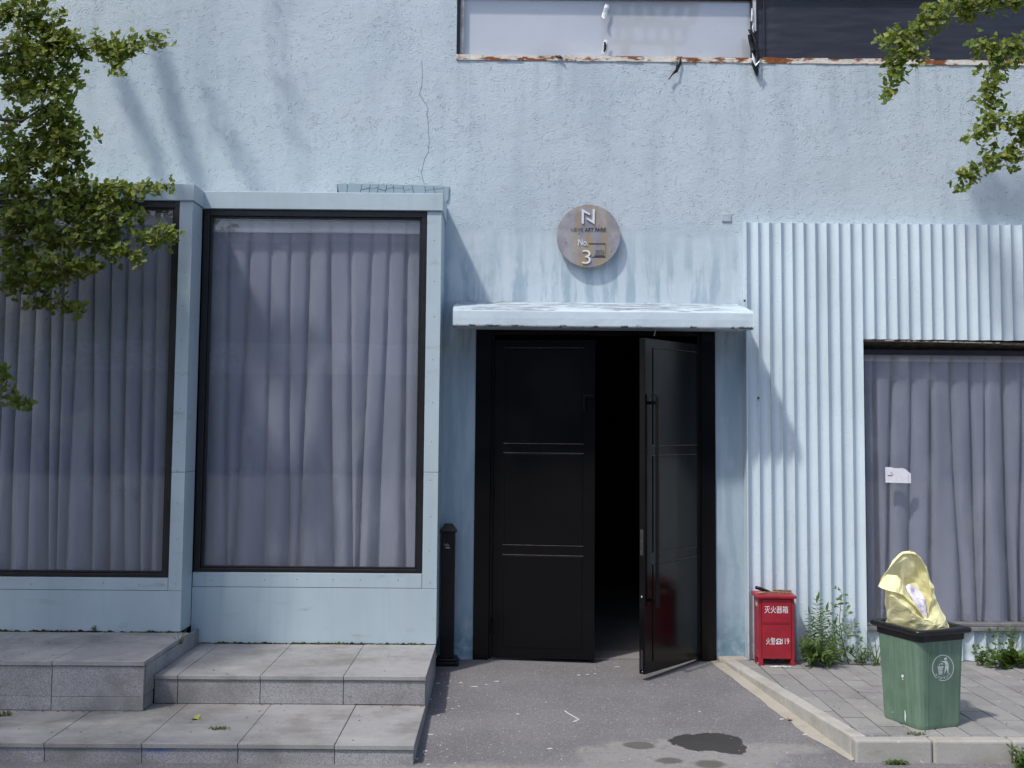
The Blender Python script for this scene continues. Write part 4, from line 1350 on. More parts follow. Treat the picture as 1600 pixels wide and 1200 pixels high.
arc2 = [(.5 + .30 * math.cos(t * math.pi / 8), .68 + .16 * math.sin(t * math.pi / 8)) for t in range(9)]
tpoly((arc + arc2)[::-1])
tpoly([(0, .56), (.28, .56), (.28, .70), (0, .70)])
tpoly([(.72, .56), (1, .56), (1, .70), (.72, .70)])
hole = [(.5 + .14 * math.cos(t * math.pi / 4), .28 + .14 * math.sin(t * math.pi / 4)) for t in range(9)]
body = [(.98, .28), (.74, .50), (.62, .62), (.5, .62), (.38, .62), (.26, .50), (.02, .28), (.02, 0), (.98, 0)]
tpoly([(.98, 0), (.98, .22), (.70, .56), (.62, .56), (.5, .44), (.64, .40), (.66, .28), (.64, .16), (.5, .12), (.5, 0)])
tpoly([(.02, 0), (.5, 0), (.5, .12), (.36, .16), (.34, .28), (.36, .40), (.5, .44), (.38, .56), (.30, .56), (.02, .22)])
obj('telephone_mark', tp, 'white_paint', d2)
cab_text('119', 1222.1, 997.5, 1233.0, 1006.6, d2, 0.0)
z1_ = Z_(942, YF, 1180)
obj('label', MB().box(cx0 - .0012, cx0 - .0002, YF + .05, YF + .105, z1_ - .036, z1_ + .012), 'label_cream', cab)
obj('label_print', MB().box(cx0 - .0018, cx0 - .0013, YF + .062, YF + .085, z1_ - .004, z1_ + .003), 'print_dark', cab)
# brush on the lid
zl = lidt + .006
bz = thing('brush', ((cx0 + cx1) / 2, YF + .05, zl), 'black handled wooden brush lying on top of the red cabinet', 'brush')
pA, pB, pC = Vector((cx0 - .012, YF + .06, zl + .05)), Vector((cx0 + .10, YF + .045, zl + .016)), Vector((cx1 - .01, YF + .03, zl + .012))
hb = MB().tube([pA, pA.lerp(pB, .3), pA.lerp(pB, .7), pB], [.013, .015, .012, .009], 8)
obj('handle', hb, 'bollard_black', bz, smooth=True)
obj('wooden_body', MB().tube([pB - Vector((.11, 0, .012)), pB, pC], [.005, .009, .009], 6), 'wood_handle', bz)
bs = MB()
for k in range(11):
    p = pB.lerp(pC, .2 + .075 * k)
    bs.tube([p + Vector((0, 0, .006)), p + Vector((frng(-.003, .003), -.004, .020))], [.006, .0075], 5)
tag(obj('bristles', bs, 'bristle', bz), kind='stuff')

# ------------------------------------------------------------------ green litter bin with a yellow bag in it
C_, D_ = onp(1449, 1141), onp(1498.5, 1135)
r_ = (D_ - C_); r_.z = 0; r_.normalize()
l_ = Vector((-r_.y, r_.x, 0))
CH = .05
K_ = C_ - r_ * CH
zb_ = PZ(6.75) + .004
WR, WL = .326, .345
cen = K_ + r_ * (WR / 2) + l_ * (WL / 2)
cen.z = zb_
HB = .605
def bin_loop(grow, z, ch=CH):
    a, b = WR / 2 + grow, WL / 2 + grow
    c2 = ch * .7
    pts = []
    for (sx, sy, c) in ((-1, -1, ch), (1, -1, c2), (1, 1, c2), (-1, 1, c2)):
        x, y = sx * a, sy * b
        m = []
        for t in (0, .25, .5, .75, 1):              # rounded corner
            ang = math.pi / 2 * t
            m.append((x - sx * c * (1 - math.sin(ang)), y - sy * c * (1 - math.cos(ang))))
        if sx * sy > 0: pass
        else: m = m[::-1]
        pts += m[::-1] if True else m
    # order the points by angle so that the loop is simple
    pts = sorted(pts, key=lambda p: math.atan2(p[1] / b, p[0] / a))
    return [cen + r_ * x + l_ * y + Vector((0, 0, z)) for x, y in pts]
bn = thing('litter_bin', cen, 'green square litter bin with black rim standing on pavement corner', 'litter bin')
bm_ = MB()
lv = [(0.0, 0.0), (.003, .02), (.012, HB * .5), (.024, HB - .03)]
loops = [bin_loop(g, z) for g, z in lv]
inner = [bin_loop(g - .006, z) for g, z in reversed(lv)]
allr = loops + inner
nL = len(loops[0])
bm_.grid([r + [r[0]] for r in allr])
bm_.f.append(tuple(reversed(range(nL))))
obj('body', bm_, 'bin_plastic', bn, smooth=False, bev=.0)
for p_ in bn.children[0].data.polygons:
    p_.use_smooth = False
# raised corner seam
seam = MB()
q0, q1 = cen + r_ * (-WR / 2 + CH) + l_ * (-WL / 2) , cen + r_ * (-WR / 2 + CH - .022) + l_ * (-WL / 2 - .022)
seam.tube([q0 + Vector((0, 0, .02)) - l_ * .004, q0 + Vector((0, 0, HB * .5)) - l_ * .012 , q0 + Vector((0, 0, HB - .06)) - l_ * .0235], .003, 5)
obj('corner_seam', seam, 'bin_plastic', bn)
rimz = [(.026, HB - .062), (.030, HB - .02), (.052, HB - .018), (.058, HB - .010), (.058, HB + .008), (.048, HB + .016), (.012, HB + .014), (.006, HB + .0), (.004, HB - .08)]
rl = [bin_loop(g, z, CH * .8) for g, z in rimz]
obj('rim', MB().grid([r + [r[0]] for r in rl]), 'bin_rim', bn, smooth=False, bev=.002, seg=1)
obj('inner_dark_floor', MB().add(bin_loop(.012, HB - .16), [tuple(range(nL))]), 'room_dark', bn)  # near-black sheet set high; the bin's inner darkness put into its colour
# emblem printed on the right hand face
def face(a, b, lift=.0018):
    """photo pixel -> point on the bin's right face"""
    nrm = -l_
    o_ = cen + l_ * (-WL / 2)
    tilt = .024 / HB
    nv = (nrm - Vector((0, 0, tilt))).normalized()
    d = ray(a, b)
    t = (o_ - EYE).dot(nv) / d.dot(nv)
    return EYE + d * t + nv * lift
ECX, ECY = 1473, 1043
eu = (face(ECX + 17, ECY) - face(ECX, ECY)).length / 17
def ez(a, b, lift=.0018):
    return face(1450 + a / 21.8, 1015 + b / 21.8, lift)
em = MB()
n = 48
o_l, i_l = [], []
for i in range(n):
    t = 2 * math.pi * i / n
    o_l.append(ez(502 + 372 * math.cos(t), 620 + 446 * math.sin(t)))
    i_l.append(ez(502 + 345 * math.cos(t), 620 + 419 * math.sin(t)))
for i in range(n):
    if 30 <= (i * 2) % 96 < 33: continue
    j = (i + 1) % n
    em.add([o_l[i], o_l[j], i_l[j], i_l[i]], [(0, 1, 2, 3)])
obj('emblem_ring', em, 'emblem_white', bn)
em = MB()
def ep(poly): em.add([ez(a, b) for a, b in poly], [tuple(range(len(poly)))])
ep([(590 + 46 * math.cos(t * .52), 315 + 55 * math.sin(t * .52)) for t in range(12)])
ep([(400, 398), (560, 385), (655, 385), (670, 440), (560, 445), (470, 418)])
ep([(560, 440), (672, 436), (697, 520), (575, 522)])
ep([(572, 535), (697, 533), (695, 650), (628, 660), (568, 655)])
ep([(568, 655), (625, 655), (612, 690), (565, 800), (540, 815), (552, 780)])
ep([(632, 655), (695, 648), (684, 820), (668, 822), (655, 770)])
obj('emblem_figure', em, 'emblem_white', bn)
em = MB()
ep([(312, 575), (525, 565), (520, 605), (318, 612)])
for k in range(5):
    b0 = 622 + k * 48
    ins = 12 + k * 5
    ep([(318 + ins, b0), (512 - ins, b0), (508 - ins, b0 + 32), (322 + ins, b0 + 32)])
ep([(350, 545), (400, 470), (420, 470), (380, 550)])
ep([(415, 465), (480, 455), (515, 495), (470, 520), (440, 495)])
obj('emblem_basket', em, 'emblem_white', bn)
chars = '保护环境卫生'
cpos = [(280, 855), (355, 935), (445, 965), (550, 955), (650, 910), (725, 830)]
for ch, (a, b) in zip(chars, cpos):
    p00 = ez(a - 38, b + 40, .0018)
    ux = (ez(a + 38, b + 40) - ez(a - 38, b + 40)) / 1.0
    uz = (ez(a - 38, b - 40) - ez(a - 38, b + 40)) / 1.0
    tm = text_mb(ch, 1.0, 1.0, 0, .01)
    obj('emblem_character', moved(tm, lambda v: p00 + ux * v.x + uz * v.z), 'emblem_white', bn)
# paint drips on the left face
def lface(a, b, lift=.0022):
    nrm = -r_
    o_ = cen - r_ * (WR / 2)
    nv = (nrm - Vector((0, 0, .024 / HB))).normalized()
    d = ray(a, b)
    t = (o_ - EYE).dot(nv) / d.dot(nv)
    return EYE + d * t + nv * lift
sp = MB()
for poly in ([(1408.5, 1055), (1411, 1053.6), (1413, 1056), (1411.5, 1058.8), (1409, 1058)], [(1410, 1060), (1411.8, 1060.5), (1411.5, 1062.2), (1410.2, 1062)], [(1413.9, 1110), (1414.8, 1109.5), (1416, 1118), (1415.2, 1129), (1413.8, 1123)], [(1394.5, 1112), (1395.7, 1111.8), (1395.8, 1113.2), (1394.6, 1113.3)]):
    sp.add([lface(a, b) for a, b in poly], [tuple(range(len(poly)))])
obj('paint_splash', sp, 'white_paint', bn)

YBG = cen.y
def bz_(a, b, d): return at(1360 + a / 8.0, 850 + b / 8.0, YBG + d)
rim = [(620, 850, -.07), (520, 700, -.085), (430, 520, -.075), (335, 400, -.06), (215, 372, -.01), (285, 205, .035), (425, 96, .06), (565, 108, .07), (668, 262, .07), (725, 420, .055), (785, 540, .03), (790, 690, .0), (765, 850, -.04), (700, 915, -.06)]
mid = [(560, 900, -.105), (440, 800, -.12), (330, 690, -.11), (235, 650, -.09), (208, 660, -.01), (300, 560, .06), (450, 500, .10), (560, 480, .11), (650, 520, .11), (735, 600, .09), (800, 680, .05), (825, 780, .01), (870, 880, -.05), (740, 960, -.085)]
mid2 = [(560, 985, -.10), (440, 930, -.09), (335, 880, -.06), (240, 850, -.03), (205, 850, .03), (300, 800, .06), (450, 800, .11), (560, 800, .12), (680, 800, .11), (800, 780, .09), (870, 830, .05), (925, 900, .0), (920, 960, -.05), (790, 1010, -.085)]
bot = [(570, 1062, -.09), (440, 1035, -.06), (330, 1020, -.02), (235, 1008, .03), (190, 1000, .07), (300, 1010, .10), (450, 1020, .10), (560, 1030, .11), (700, 1030, .10), (850, 1030, .08), (950, 1045, .04), (985, 1066, -.01), (930, 1072, -.05), (760, 1074, -.085)]
low = [(a * .9 + 55, b + 90, d * .9) for a, b, d in bot]
lip0 = [(650, 900, -.095), (560, 790, -.115), (420, 640, -.125), (270, 600, -.115), (92, 525, -.07), (250, 290, .00), (420, 125, .045), (575, 140, .045), (680, 310, .045), (715, 470, .03), (760, 560, .0), (770, 700, -.03), (735, 850, -.065), (690, 940, -.08)]
def loop3(ring): 
    return [bz_(*p) for p in ring]
rings = [loop3(r) for r in (lip0, rim, mid, mid2, bot, low)]
def densify(rings, n, m):
    # closed Catmull-Rom round each ring, straight between rings
    out = []
    dense = []
    for r in rings:
        k = len(r)
        pts = []
        for i in range(k):
            p0, p1, p2, p3 = r[i - 1], r[i], r[(i + 1) % k], r[(i + 2) % k]
            for s in range(n):
                t = s / n
                lin = p1.lerp(p2, t)
                cr = 0.5 * ((2 * p1) + (p2 - p0) * t + (2 * p0 - 5 * p1 + 4 * p2 - p3) * t * t + (3 * p1 - p0 - 3 * p2 + p3) * t ** 3)
                pts.append(lin.lerp(cr, .55))
        dense.append(pts)
    for i in range(len(dense) - 1):
        for s in range(m):
            t = s / m
            out.append([a.lerp(b, t) for a, b in zip(dense[i], dense[i + 1])])
    out.append(dense[-1])
    return out
dr_ = densify(rings, 4, 4)
def crumple(p, amp, s):
    q = p * s
    n1 = mnoise.noise_vector(q * .8)
    r1 = 1 - 2 * abs(mnoise.noise(q + Vector((3, 1, 4))))
    r2 = 1 - 2 * abs(mnoise.noise(q * 2.3 + Vector((7, 2, 1))))
    r3 = 1 - 2 * abs(mnoise.noise(q * 4.7 + Vector((1, 9, 1))))
    return p + n1 * amp * .55 + Vector((.35, -.85, .25)) * ((r1 - .5) * amp * .95 + (r2 - .5) * amp * .38 + (r3 - .5) * amp * .12)
dr_ = [[crumple(p, .021 * (1.0 if i > 2 else .8), 9) for p in r] for i, r in enumerate(dr_)]
bag = tag(obj('bin_bag', MB().grid([r + [r[0]] for r in dr_]), 'bag_yellow', None), 'crumpled pale yellow bag standing open out of the green bin', 'bag')
pw = [[(440, 540, .03), (480, 505, .03), (530, 520, .035), (590, 570, .04), (640, 610, .03)],
      [(470, 590, .0), (510, 590, -.005), (560, 610, .02), (620, 640, .005), (680, 670, -.01)],
      [(510, 670, -.02), (555, 665, -.03), (600, 670, -.02), (650, 690, -.035), (700, 690, -.02)],
      [(540, 760, -.035), (590, 750, -.05), (640, 760, -.04), (690, 770, -.045), (720, 770, -.03)],
      [(570, 850, -.04), (620, 850, -.055), (670, 870, -.05), (700, 880, -.05), (730, 880, -.03)],
      [(600, 960, -.04), (640, 960, -.05), (680, 960, -.05), (710, 960, -.05), (740, 960, -.03)]]
g0 = [[bz_(*p) for p in r] for r in pw]
gg = []
for i in range(len(g0) - 1):
    for s in range(4):
        row = []
        a, b = g0[i], g0[i + 1]
        for k in range(4):
            for u in range(4):
                row.append(a[k].lerp(a[k + 1], u / 4).lerp(b[k].lerp(b[k + 1], u / 4), s / 4))
        gg.append([crumple(p, .010, 16) for p in row])
tag(obj('crumpled_paper', MB().grid(gg), 'paper_white', None, thick=.0012), 'crumpled white paper inside the mouth of the yellow bag', 'paper')

# ------------------------------------------------------------------ plants
def lens(L, Wd, fold=.12, n=3):
    mb = MB()
    left, right, midl = [], [], []
    for i in range(n + 2):
        t = i / (n + 1)
        w_ = Wd * .5 * math.sin(math.pi * min(1, t * 1.02)) ** .8
        z = -.25 * L * t * t * .5
        midl.append(Vector((0, L * t, z)))
        left.append(Vector((-w_, L * t, z + fold * w_ * 2)))
        right.append(Vector((w_, L * t, z + fold * w_ * 2)))
    for i in range(n + 1):
        if i == 0:
            mb.add([midl[0], midl[1], left[1]], [(0, 1, 2)]).add([midl[0], right[1], midl[1]], [(0, 1, 2)])
        elif i == n:
            mb.add([midl[i], midl[i + 1], left[i]], [(0, 1, 2)]).add([midl[i], right[i], midl[i + 1]], [(0, 1, 2)])
        else:
            mb.add([midl[i], midl[i + 1], left[i + 1], left[i]], [(0, 1, 2, 3)]).add([midl[i], right[i], right[i + 1], midl[i + 1]], [(0, 1, 2, 3)])
    return mb
def basis(y, up):
    y = y.normalized()
    x = y.cross(up)
    if x.length < 1e-4: x = y.cross(Vector((1, 0, 0.1)))
    x.normalize()
    z = x.cross(y)
    m = Matrix.Identity(4)
    for i in range(3):
        m[i][0], m[i][1], m[i][2] = x[i], y[i], z[i]
    return m
def addleaf(mb, proto, p, d, up, s=1.0):
    m = Matrix.Translation(p) @ basis(d, up) @ Matrix.Scale(s, 4)
    mb.add([m @ v for v in proto.v], proto.f)
LEAF_MESH = {}
def leaf_part(parent, key, mat, proto, p, d, up, s=1.0):
    k = (key, mat)
    if k not in LEAF_MESH:
        LEAF_MESH[k] = mesh_of('leaf', proto, mat)
    return inst('leaf', LEAF_MESH[k], Matrix.Translation(p) @ basis(d, up) @ Matrix.Scale(s, 4), parent)
def curve(p, d, L, droop, n=8, wig=.02):
    pts = [p.copy()]
    d = d.normalized()
    for i in range(n):
        d = (d + Vector((frng(-wig, wig), frng(-wig, wig), -droop / n + frng(-wig, wig)))).normalized()
        pts.append(pts[-1] + d * (L / n))
    return pts
UP = Vector((0, 0, 1))
def pinnate(stem, fol, p, d, L, droop, pairs, ll, lw, mat_up=UP):
    pts = curve(p, d, L, droop, 10)
    stem.tube(pts, [.0022 * (1 - .7 * i / 10) for i in range(11)], 4)
    proto = lens(ll, lw)
    for k in range(pairs):
        t = .2 + .78 * k / max(1, pairs - 1)
        f = t * 10
        i = min(int(f), 9)
        q = pts[i].lerp(pts[i + 1], f - i)
        tg = (pts[i + 1] - pts[i]).normalized()
        side = tg.cross(Vector((.2, -1, .35))).normalized()
        s = (1 - .5 * abs(t - .45) * 1.4)
        for sg_ in (1, -1):
            dd = (side * sg_ + tg * .55 + Vector((frng(-.15, .15), frng(-.15, .15), frng(-.25, .1)))).normalized()
            fol(proto, q, dd, Vector((frng(-.3, .3), -.6, 1)), s * frng(.8, 1.1))
    fol(proto, pts[-1], (pts[-1] - pts[-2]).normalized(), Vector((0, -.6, 1)), .9)
def plant(name, base, label, cat, mat_leaf_, mat_stem, build, as_parts=False, group=None):
    t = thing(name, base, label, cat, group)
    st = MB(); fo = MB()
    def fol(proto, p, d, up, s=1.0):
        addleaf(fo, proto, p, d, up, s)
    build(st, fol, Vector(base))
    if st.v: obj('stems', st, mat_stem, t)['kind'] = 'stuff'
    if fo.v: obj('foliage', fo, mat_leaf_, t)['kind'] = 'stuff'
    return t
# feathery weed against the cabinet
b0 = onp(1262, 1032); b0 = Vector((b0.x, 8.61, PZ(8.61)))
def fern(st, fol, b):
    random.seed(11)
    for (dx, dy, L, dr__) in ((.02, -.05, .50, .35), (.10, -.1, .44, .5), (-.05, -.12, .40, .6), (.18, -.15, .36, .8), (.0, -.3, .30, 1.0), (.22, -.3, .30, 1.1), (-.12, -.3, .28, .9), (.30, -.1, .30, .9), (.1, -.45, .24, 1.1), (.06, .0, .46, .25), (-.2, -.3, .26, .9), (.15, -.6, .2, .9), (.38, -.35, .24, 1.2), (-.3, -.5, .2, 1.0), (.3, -.6, .18, 1.0), (.03, -.2, .36, .7), (.12, .05, .40, .4), (.05, -.7, .16, .7), (.28, -.2, .34, .8), (-.08, -.5, .24, .8), (.16, -.4, .28, .9)):
        pinnate(st, fol, b + Vector((frng(-.03, .03), frng(-.02, .02), 0)), Vector((dx * 1.5, dy * 1.2, 1)), L * 1.05, dr__, 12, .082, .016)
plant('feathery_weed', b0, 'dense feathery green weed beside the red cabinet', 'weed', 'weed_leaf', 'plant_stem', fern, group=None)
# broad pinnate seedlings right of it
b1 = Vector((onp(1284, 1030).x, 8.64, PZ(8.64)))
def shrub(st, fol, b):
    random.seed(12)
    for (dx, dy, L, dr__, pr) in ((.05, -.05, .32, .7, 5), (.28, -.1, .28, .9, 5), (-.15, -.1, .24, .8, 4), (.42, -.15, .26, 1.2, 5), (.15, -.3, .20, .9, 4), (.5, -.2, .22, .8, 4), (-.05, -.3, .16, .8, 4), (.7, -.2, .26, .9, 5)):
        pinnate(st, fol, b + Vector((frng(-.04, .06), frng(-.02, .02), 0)), Vector((dx * 1.3, dy, 1)), L, dr__, pr, .060, .024)
plant('leafy_weed', b1, 'low broad leaved weed between feathery weed and tall thin stem', 'weed', 'weed_leaf', 'plant_stem', shrub)
# tall thin weed
b2 = Vector((onp(1317, 1031).x, 8.66, PZ(8.66)))
def tall(st, fol, b):
    random.seed(13)
    top = at(1315, 925, 8.67)
    ms = [b, b + (top - b) * .3 + Vector((-.03, 0, 0)), b + (top - b) * .6 + Vector((-.04, 0, 0)), top]
    st.tube(ms, [.0045, .0038, .003, .0015], 5)
    proto = lens(.042, .021)
    for k in range(19):
        f = .16 + .84 * k / 18
        i = min(int(f * 3), 2)
        q = ms[i].lerp(ms[i + 1], f * 3 - i)
        sgn = 1 if k % 2 else -1
        L = (.15 if .2 < f < .75 else .06) * frng(.6, 1.1)
        pts = curve(q, Vector((sgn * frng(.6, 1), frng(-.6, .1), frng(.3, .9))), L, .2, 4, .1)
        st.tube(pts, .0012, 3)
        for m in range(1, 5):
            for _ in range(1 + (m == 4)):
                fol(proto, pts[m], Vector((frng(-1, 1), frng(-.6, .3), frng(-.5, .7))), Vector((frng(-.5, .5), -.9, .7)), frng(.55, 1.1))
plant('tall_weed', b2, 'tall spindly small leaved weed climbing the corrugated sheet', 'weed', 'pale_weed_leaf', 'dark_stem', tall)
def low_weed(n, h, spread, ll, lw, seed):
    def f(st, fol, b):
        random.seed(seed)
        proto = lens(ll, lw)
        for k in range(n):
            pts = curve(b + Vector((frng(-spread, spread) * .5, frng(-.02, .02), 0)), Vector((frng(-spread, spread) * 4, frng(-.6, .1), 1)), h * frng(.5, 1.1), .4, 5, .12)
            st.tube(pts, .0014, 3)
            for m in range(1, 6):
                for _ in range(2):
                    fol(proto, pts[m], Vector((frng(-1, 1), frng(-.8, .3), frng(-.2, .7))), Vector((frng(-.5, .5), -.8, .8)), frng(.6, 1.1))
    return f
plant('seedling', Vector((X_(1346, 8.62, 1030), 8.62, PZ(8.62))), 'small pale weed at the sheet foot just left of grass tuft', 'weed', 'pale_weed_leaf', 'plant_stem', low_weed(13, .15, .09, .030, .013, 21))
plant('seedling', Vector((X_(1298, 8.61, 1030), 8.61, PZ(8.61))), 'small pale weed at the foot of the tall spindly weed', 'weed', 'pale_weed_leaf', 'plant_stem', low_weed(10, .13, .10, .030, .012, 22))
plant('seedling', Vector((X_(1531, 8.64, 1030), 8.64, PZ(8.64))), 'small upright weed just right of the green bin at the wall', 'weed', 'weed_leaf', 'plant_stem', low_weed(9, .19, .07, .036, .020, 23))
def grass(n, h, spread, seed, wd=.007, lean=0.0):
    def f(st, fol, b):
        random.seed(seed)
        for k in range(n):
            pts = curve(b + Vector((frng(-spread, spread), frng(-.02, .02), 0)), Vector((frng(-.7, .7) + lean, frng(-.5, .1), 1.3)), h * frng(.4, 1.15), frng(.2, 1.3), 6, .04)
            rows = []
            for i, p in enumerate(pts):
                w_ = wd * (1 - i / 6.0) * .5 + .0004
                rows.append([p + Vector((-w_, 0, 0)), p + Vector((w_, -w_ * .3, 0))])
            k0 = MB().grid(rows)
            fol(k0, Vector((0, 0, 0)), Vector((0, 1, 0)), UP, 1.0)
    return f
def grass_plant(name, base, label, *a):
    t = thing(name, base, label, 'grass')
    fo = MB()
    def fol(proto, p, d, up, s=1.0):
        fo.add(proto.v, proto.f)
    grass(*a)(None, fol, Vector(base))
    obj('blades', fo, 'grass_blade', t)['kind'] = 'stuff'
    return t
grass_plant('grass_tuft', Vector((X_(1371, 8.59, 1030), 8.59, PZ(8.59))), 'thin grass tuft between the corrugated sheet and green bin', 13, .34, .05, 31)
grass_plant('grass_tuft', Vector((X_(1570, 8.60, 1030), 8.60, PZ(8.60))), 'tall thin grass stems in front of right window rail', 16, .52, .09, 32, .006)
def dock(st, fol, b):
    random.seed(14)
    for k in range(46):
        a = frng(-math.pi, 0) if k % 4 else frng(0, math.pi)
        L = frng(.08, .18)
        pts = curve(b + Vector((frng(-.10, .13), frng(-.03, .03), 0)), Vector((math.cos(a) * .8, math.sin(a) * .5, frng(.4, 1.3))), L * .5, .4, 3, .05)
        st.tube(pts, .0018, 3)
        fol(lens(L, L * .42, .2, 4), pts[-1], Vector((math.cos(a), math.sin(a) * .6, frng(-.1, .8))), Vector((0, -.6, 1)), 1)
    for k in range(8):
        pts = curve(b + Vector((frng(-.12, .12), 0, 0)), Vector((frng(-.35, .5), -.1, 1)), frng(.2, .34), .2, 5, .05)
        st.tube(pts, .0022, 4)
        for m in range(2, 6):
            for _ in range(2):
                fol(lens(.034, .022), pts[m], Vector((frng(-1, 1), frng(-.6, .2), frng(0, .6))), Vector((0, -.8, .8)), frng(.7, 1.1))
plant('dock_weed', Vector((X_(1582, 8.58, 1035), 8.58, PZ(8.58))), 'bushy broad leaved weed clump at right edge by the wall', 'weed', 'weed_leaf', 'plant_stem', dock)
pK = ong(1588, 1192)
plant('kerb_weed', Vector((pK.x, 6.455, 0)), 'leafy weed growing in the gutter at far right of front kerb', 'weed', 'weed_leaf', 'plant_stem', low_weed(26, .12, .09, .030, .014, 24))
def mossy(x0, x1, y0, y1, zf, n, hh, label, mat='weed_leaf', seed=41):
    random.seed(seed)
    mb = MB()
    pr = lens(.018, .011)
    for k in range(n):
        u = frng(-1, 1) * frng(.3, 1)
        x = (x0 + x1) / 2 + (x1 - x0) / 2 * u
        y = frng(y0, y1)
        addleaf(mb, pr, Vector((x, y, zf(y) + frng(0, hh))), Vector((frng(-1, 1), frng(-1, .4), frng(0, 1))), Vector((frng(-.4, .4), -.5, 1)), frng(.5, 1.2))
    return tag(obj('ground_cover', mb, mat), label, 'ground cover', kind='stuff')
a, b = ong(1375, 1192), ong(1420, 1192)
mossy(a.x, b.x, 6.465, 6.502, lambda y: 0, 130, .02, 'low green weeds along the foot of front kerb')
a, b = onp(1410, 1146), onp(1450, 1146)
mossy(a.x, b.x, 6.615, 6.65, lambda y: PZ(y) + .002, 50, .008, 'dry grass in the joint before the bin', 'grass_blade', 42)
a, b = onz(322, 1140, z=.115), onz(368, 1137, z=.115)
mossy(a.x, b.x, a.y - .012, a.y + .025, lambda y: .115, 60, .008, 'flat green weeds on the lowest granite step right of the fallen leaf', 'grass_blade', 44)
a, b = onz(-8, 1119, z=.115), onz(22, 1118, z=.115)
mossy(a.x, b.x, a.y - .012, a.y + .03, lambda y: .115, 60, .012, 'flat green weeds on the lowest granite step at far left', 'weed_leaf', 45)
a = at(147, 985, YB1 - .01)
plant('seedling', Vector((a.x, YB1 - .01, .442)), 'tiny dark seedling at the foot of the leftmost bay', 'weed', 'weed_leaf', 'dark_stem', low_weed(2, .075, .01, .026, .009, 27))
grass_plant('grass_tuft', Vector((-2.358, 7.86, .40)), 'small grass tuft in joint of the upper step side', 12, .12, .012, 33, .005)
a = onz(1305, 1084, z=.05)
random.seed(43)

# ------------------------------------------------------------------ fallen leaves and litter
def flat_leaf(px, py, z, mat, label, s=.03, ang=0.3, cat='leaf', kind_fan=True):
    p = onz(px, py, z)
    mb = MB()
    pts = [Vector((0, 0, .002))]
    for i in range(7):
        a = -1.0 + 2.0 * i / 6
        rr = s * (1 - .18 * (i == 3))
        pts.append(Vector((rr * math.sin(a), rr * math.cos(a), .002 + .010 * abs(math.sin(a * 1.5)) * (s / .03))))
    mb.add(pts, [(0, i + 1, i) for i in range(1, 7)])
    mb.tube([Vector((0, 0, .002)), Vector((.002, -s * .9, .004))], .0009, 3)
    rot = Matrix.Rotation(ang, 4, 'Z')
    moved(mb, lambda v: (rot @ v) + p)
    return tag(obj('fallen_leaf', mb, mat), label, cat)
flat_leaf(311, 1124.5, .114, 'leaf_yellow', 'yellow green fallen leaf lying on the lowest granite step', .052, 1.2)
flat_leaf(141, 1112, .114, 'leaf_brown', 'small orange brown leaf at the foot of upper step', .022, .5)
flat_leaf(709, 1034.5, G(8.7), 'leaf_brown', 'brown fallen leaf by the base of the black post', .03, 2.0)
p_ = ong(1240, 1124)
flat_leaf(1237, 1125, p_.z + .004, 'leaf_brown', 'brown curled leaf on mortar beside the side kerb', .03, 2.0)
flat_leaf(1449, 1189.5, .0, 'leaf_brown', 'brown leaf on asphalt below the front kerb', .024, 1.0)
random.seed(50)
chips = MB()
def chip(p, s, el=1.0, ang=None, h=.003):
    a0 = frng(0, 3.14) if ang is None else ang
    k = 6
    ring = []
    for i in range(k):
        a = 2 * math.pi * i / k
        x, y = math.cos(a) * s * el * frng(.7, 1.2), math.sin(a) * s * frng(.6, 1.1)
        ring.append(p + Vector((x * math.cos(a0) - y * math.sin(a0), x * math.sin(a0) + y * math.cos(a0), .0005)))
    chips.prism([q + Vector((0, 0, h)) for q in ring], (0, 0, -h))
for (px, py, s, el) in ((720, 1067, .012, 1.2), (742, 1073, .010, 3), (776, 1065, .012, 2.2), (684, 1068, .012, 1.5), (760, 1070, .006, 2), (700, 1072, .008, 1.6), (672, 1093, .008, 1.5), (700, 1091, .006, 2), (809, 1116, .006, 2), (1222, 1124, .012, 1.8), (1258, 1148, .010, 1.7), (1093, 1112, .006, 1.5), (672, 1148, .010, 1.4), (664, 1174, .010, 2), (676, 1148, .008, 1), (652, 1186, .008, 1.4), (964, 1042, .007, 3), (905, 1055, .006, 3), (930, 1053, .005, 3), (918, 1054, .006, 2.5), (668, 1147, .006, 1), (1020, 1090, .004, 1), (950, 1092, .004, 1), (860, 1170, .008, 2.5)):
    chip(ong(px, py), s, el, 0.2 * frng(-1, 1))
for _ in range(230):
    px, py = frng(655, 1300), frng(1045, 1199)
    p = ong(px, py)
    if p.x > kx(p.y) - .1 or p.x < XR + .02: continue
    chip(p, frng(.0012, .0034), frng(1, 1.8), None, .002)
for _ in range(46):
    px = frng(655, 720); py = frng(1045, 1195)
    p = ong(px, py)
    if p.x < XR + .02: continue
    chip(p, frng(.002, .006), frng(1, 2), None, .003)
tag(obj('paint_chips', chips, 'stone_white'), 'white paint chips and grit scattered over the asphalt', 'litter', kind='stuff')
dk_ = MB()
random.seed(53)
keep = chips; chips = dk_
for _ in range(70):
    px, py = frng(0, 660), frng(990, 1160)
    for (zz, ya, yb, xa_, xb_) in ((z3, Y3, YB1, -9, XU), (z2, Y2, YB2, XU, XR), (z1s, Y1, Y2, -9, XR)):
        p = onz(px, py, zz)
        if ya < p.y < yb - .02 and xa_ < p.x < xb_ - .01 and not (zz == z1s and p.x < XU and p.y > Y3 - .02):
            chip(p, frng(.002, .007), frng(1, 2.2), None, .003)
            break
for _ in range(70):
    x = frng(-4.5, XR); y = (Y2 if x > XU else Y3) - frng(.004, .03) ** 1.0
    chip(Vector((x, y, z1s)), frng(.002, .006), frng(1, 2.2), None, .004)
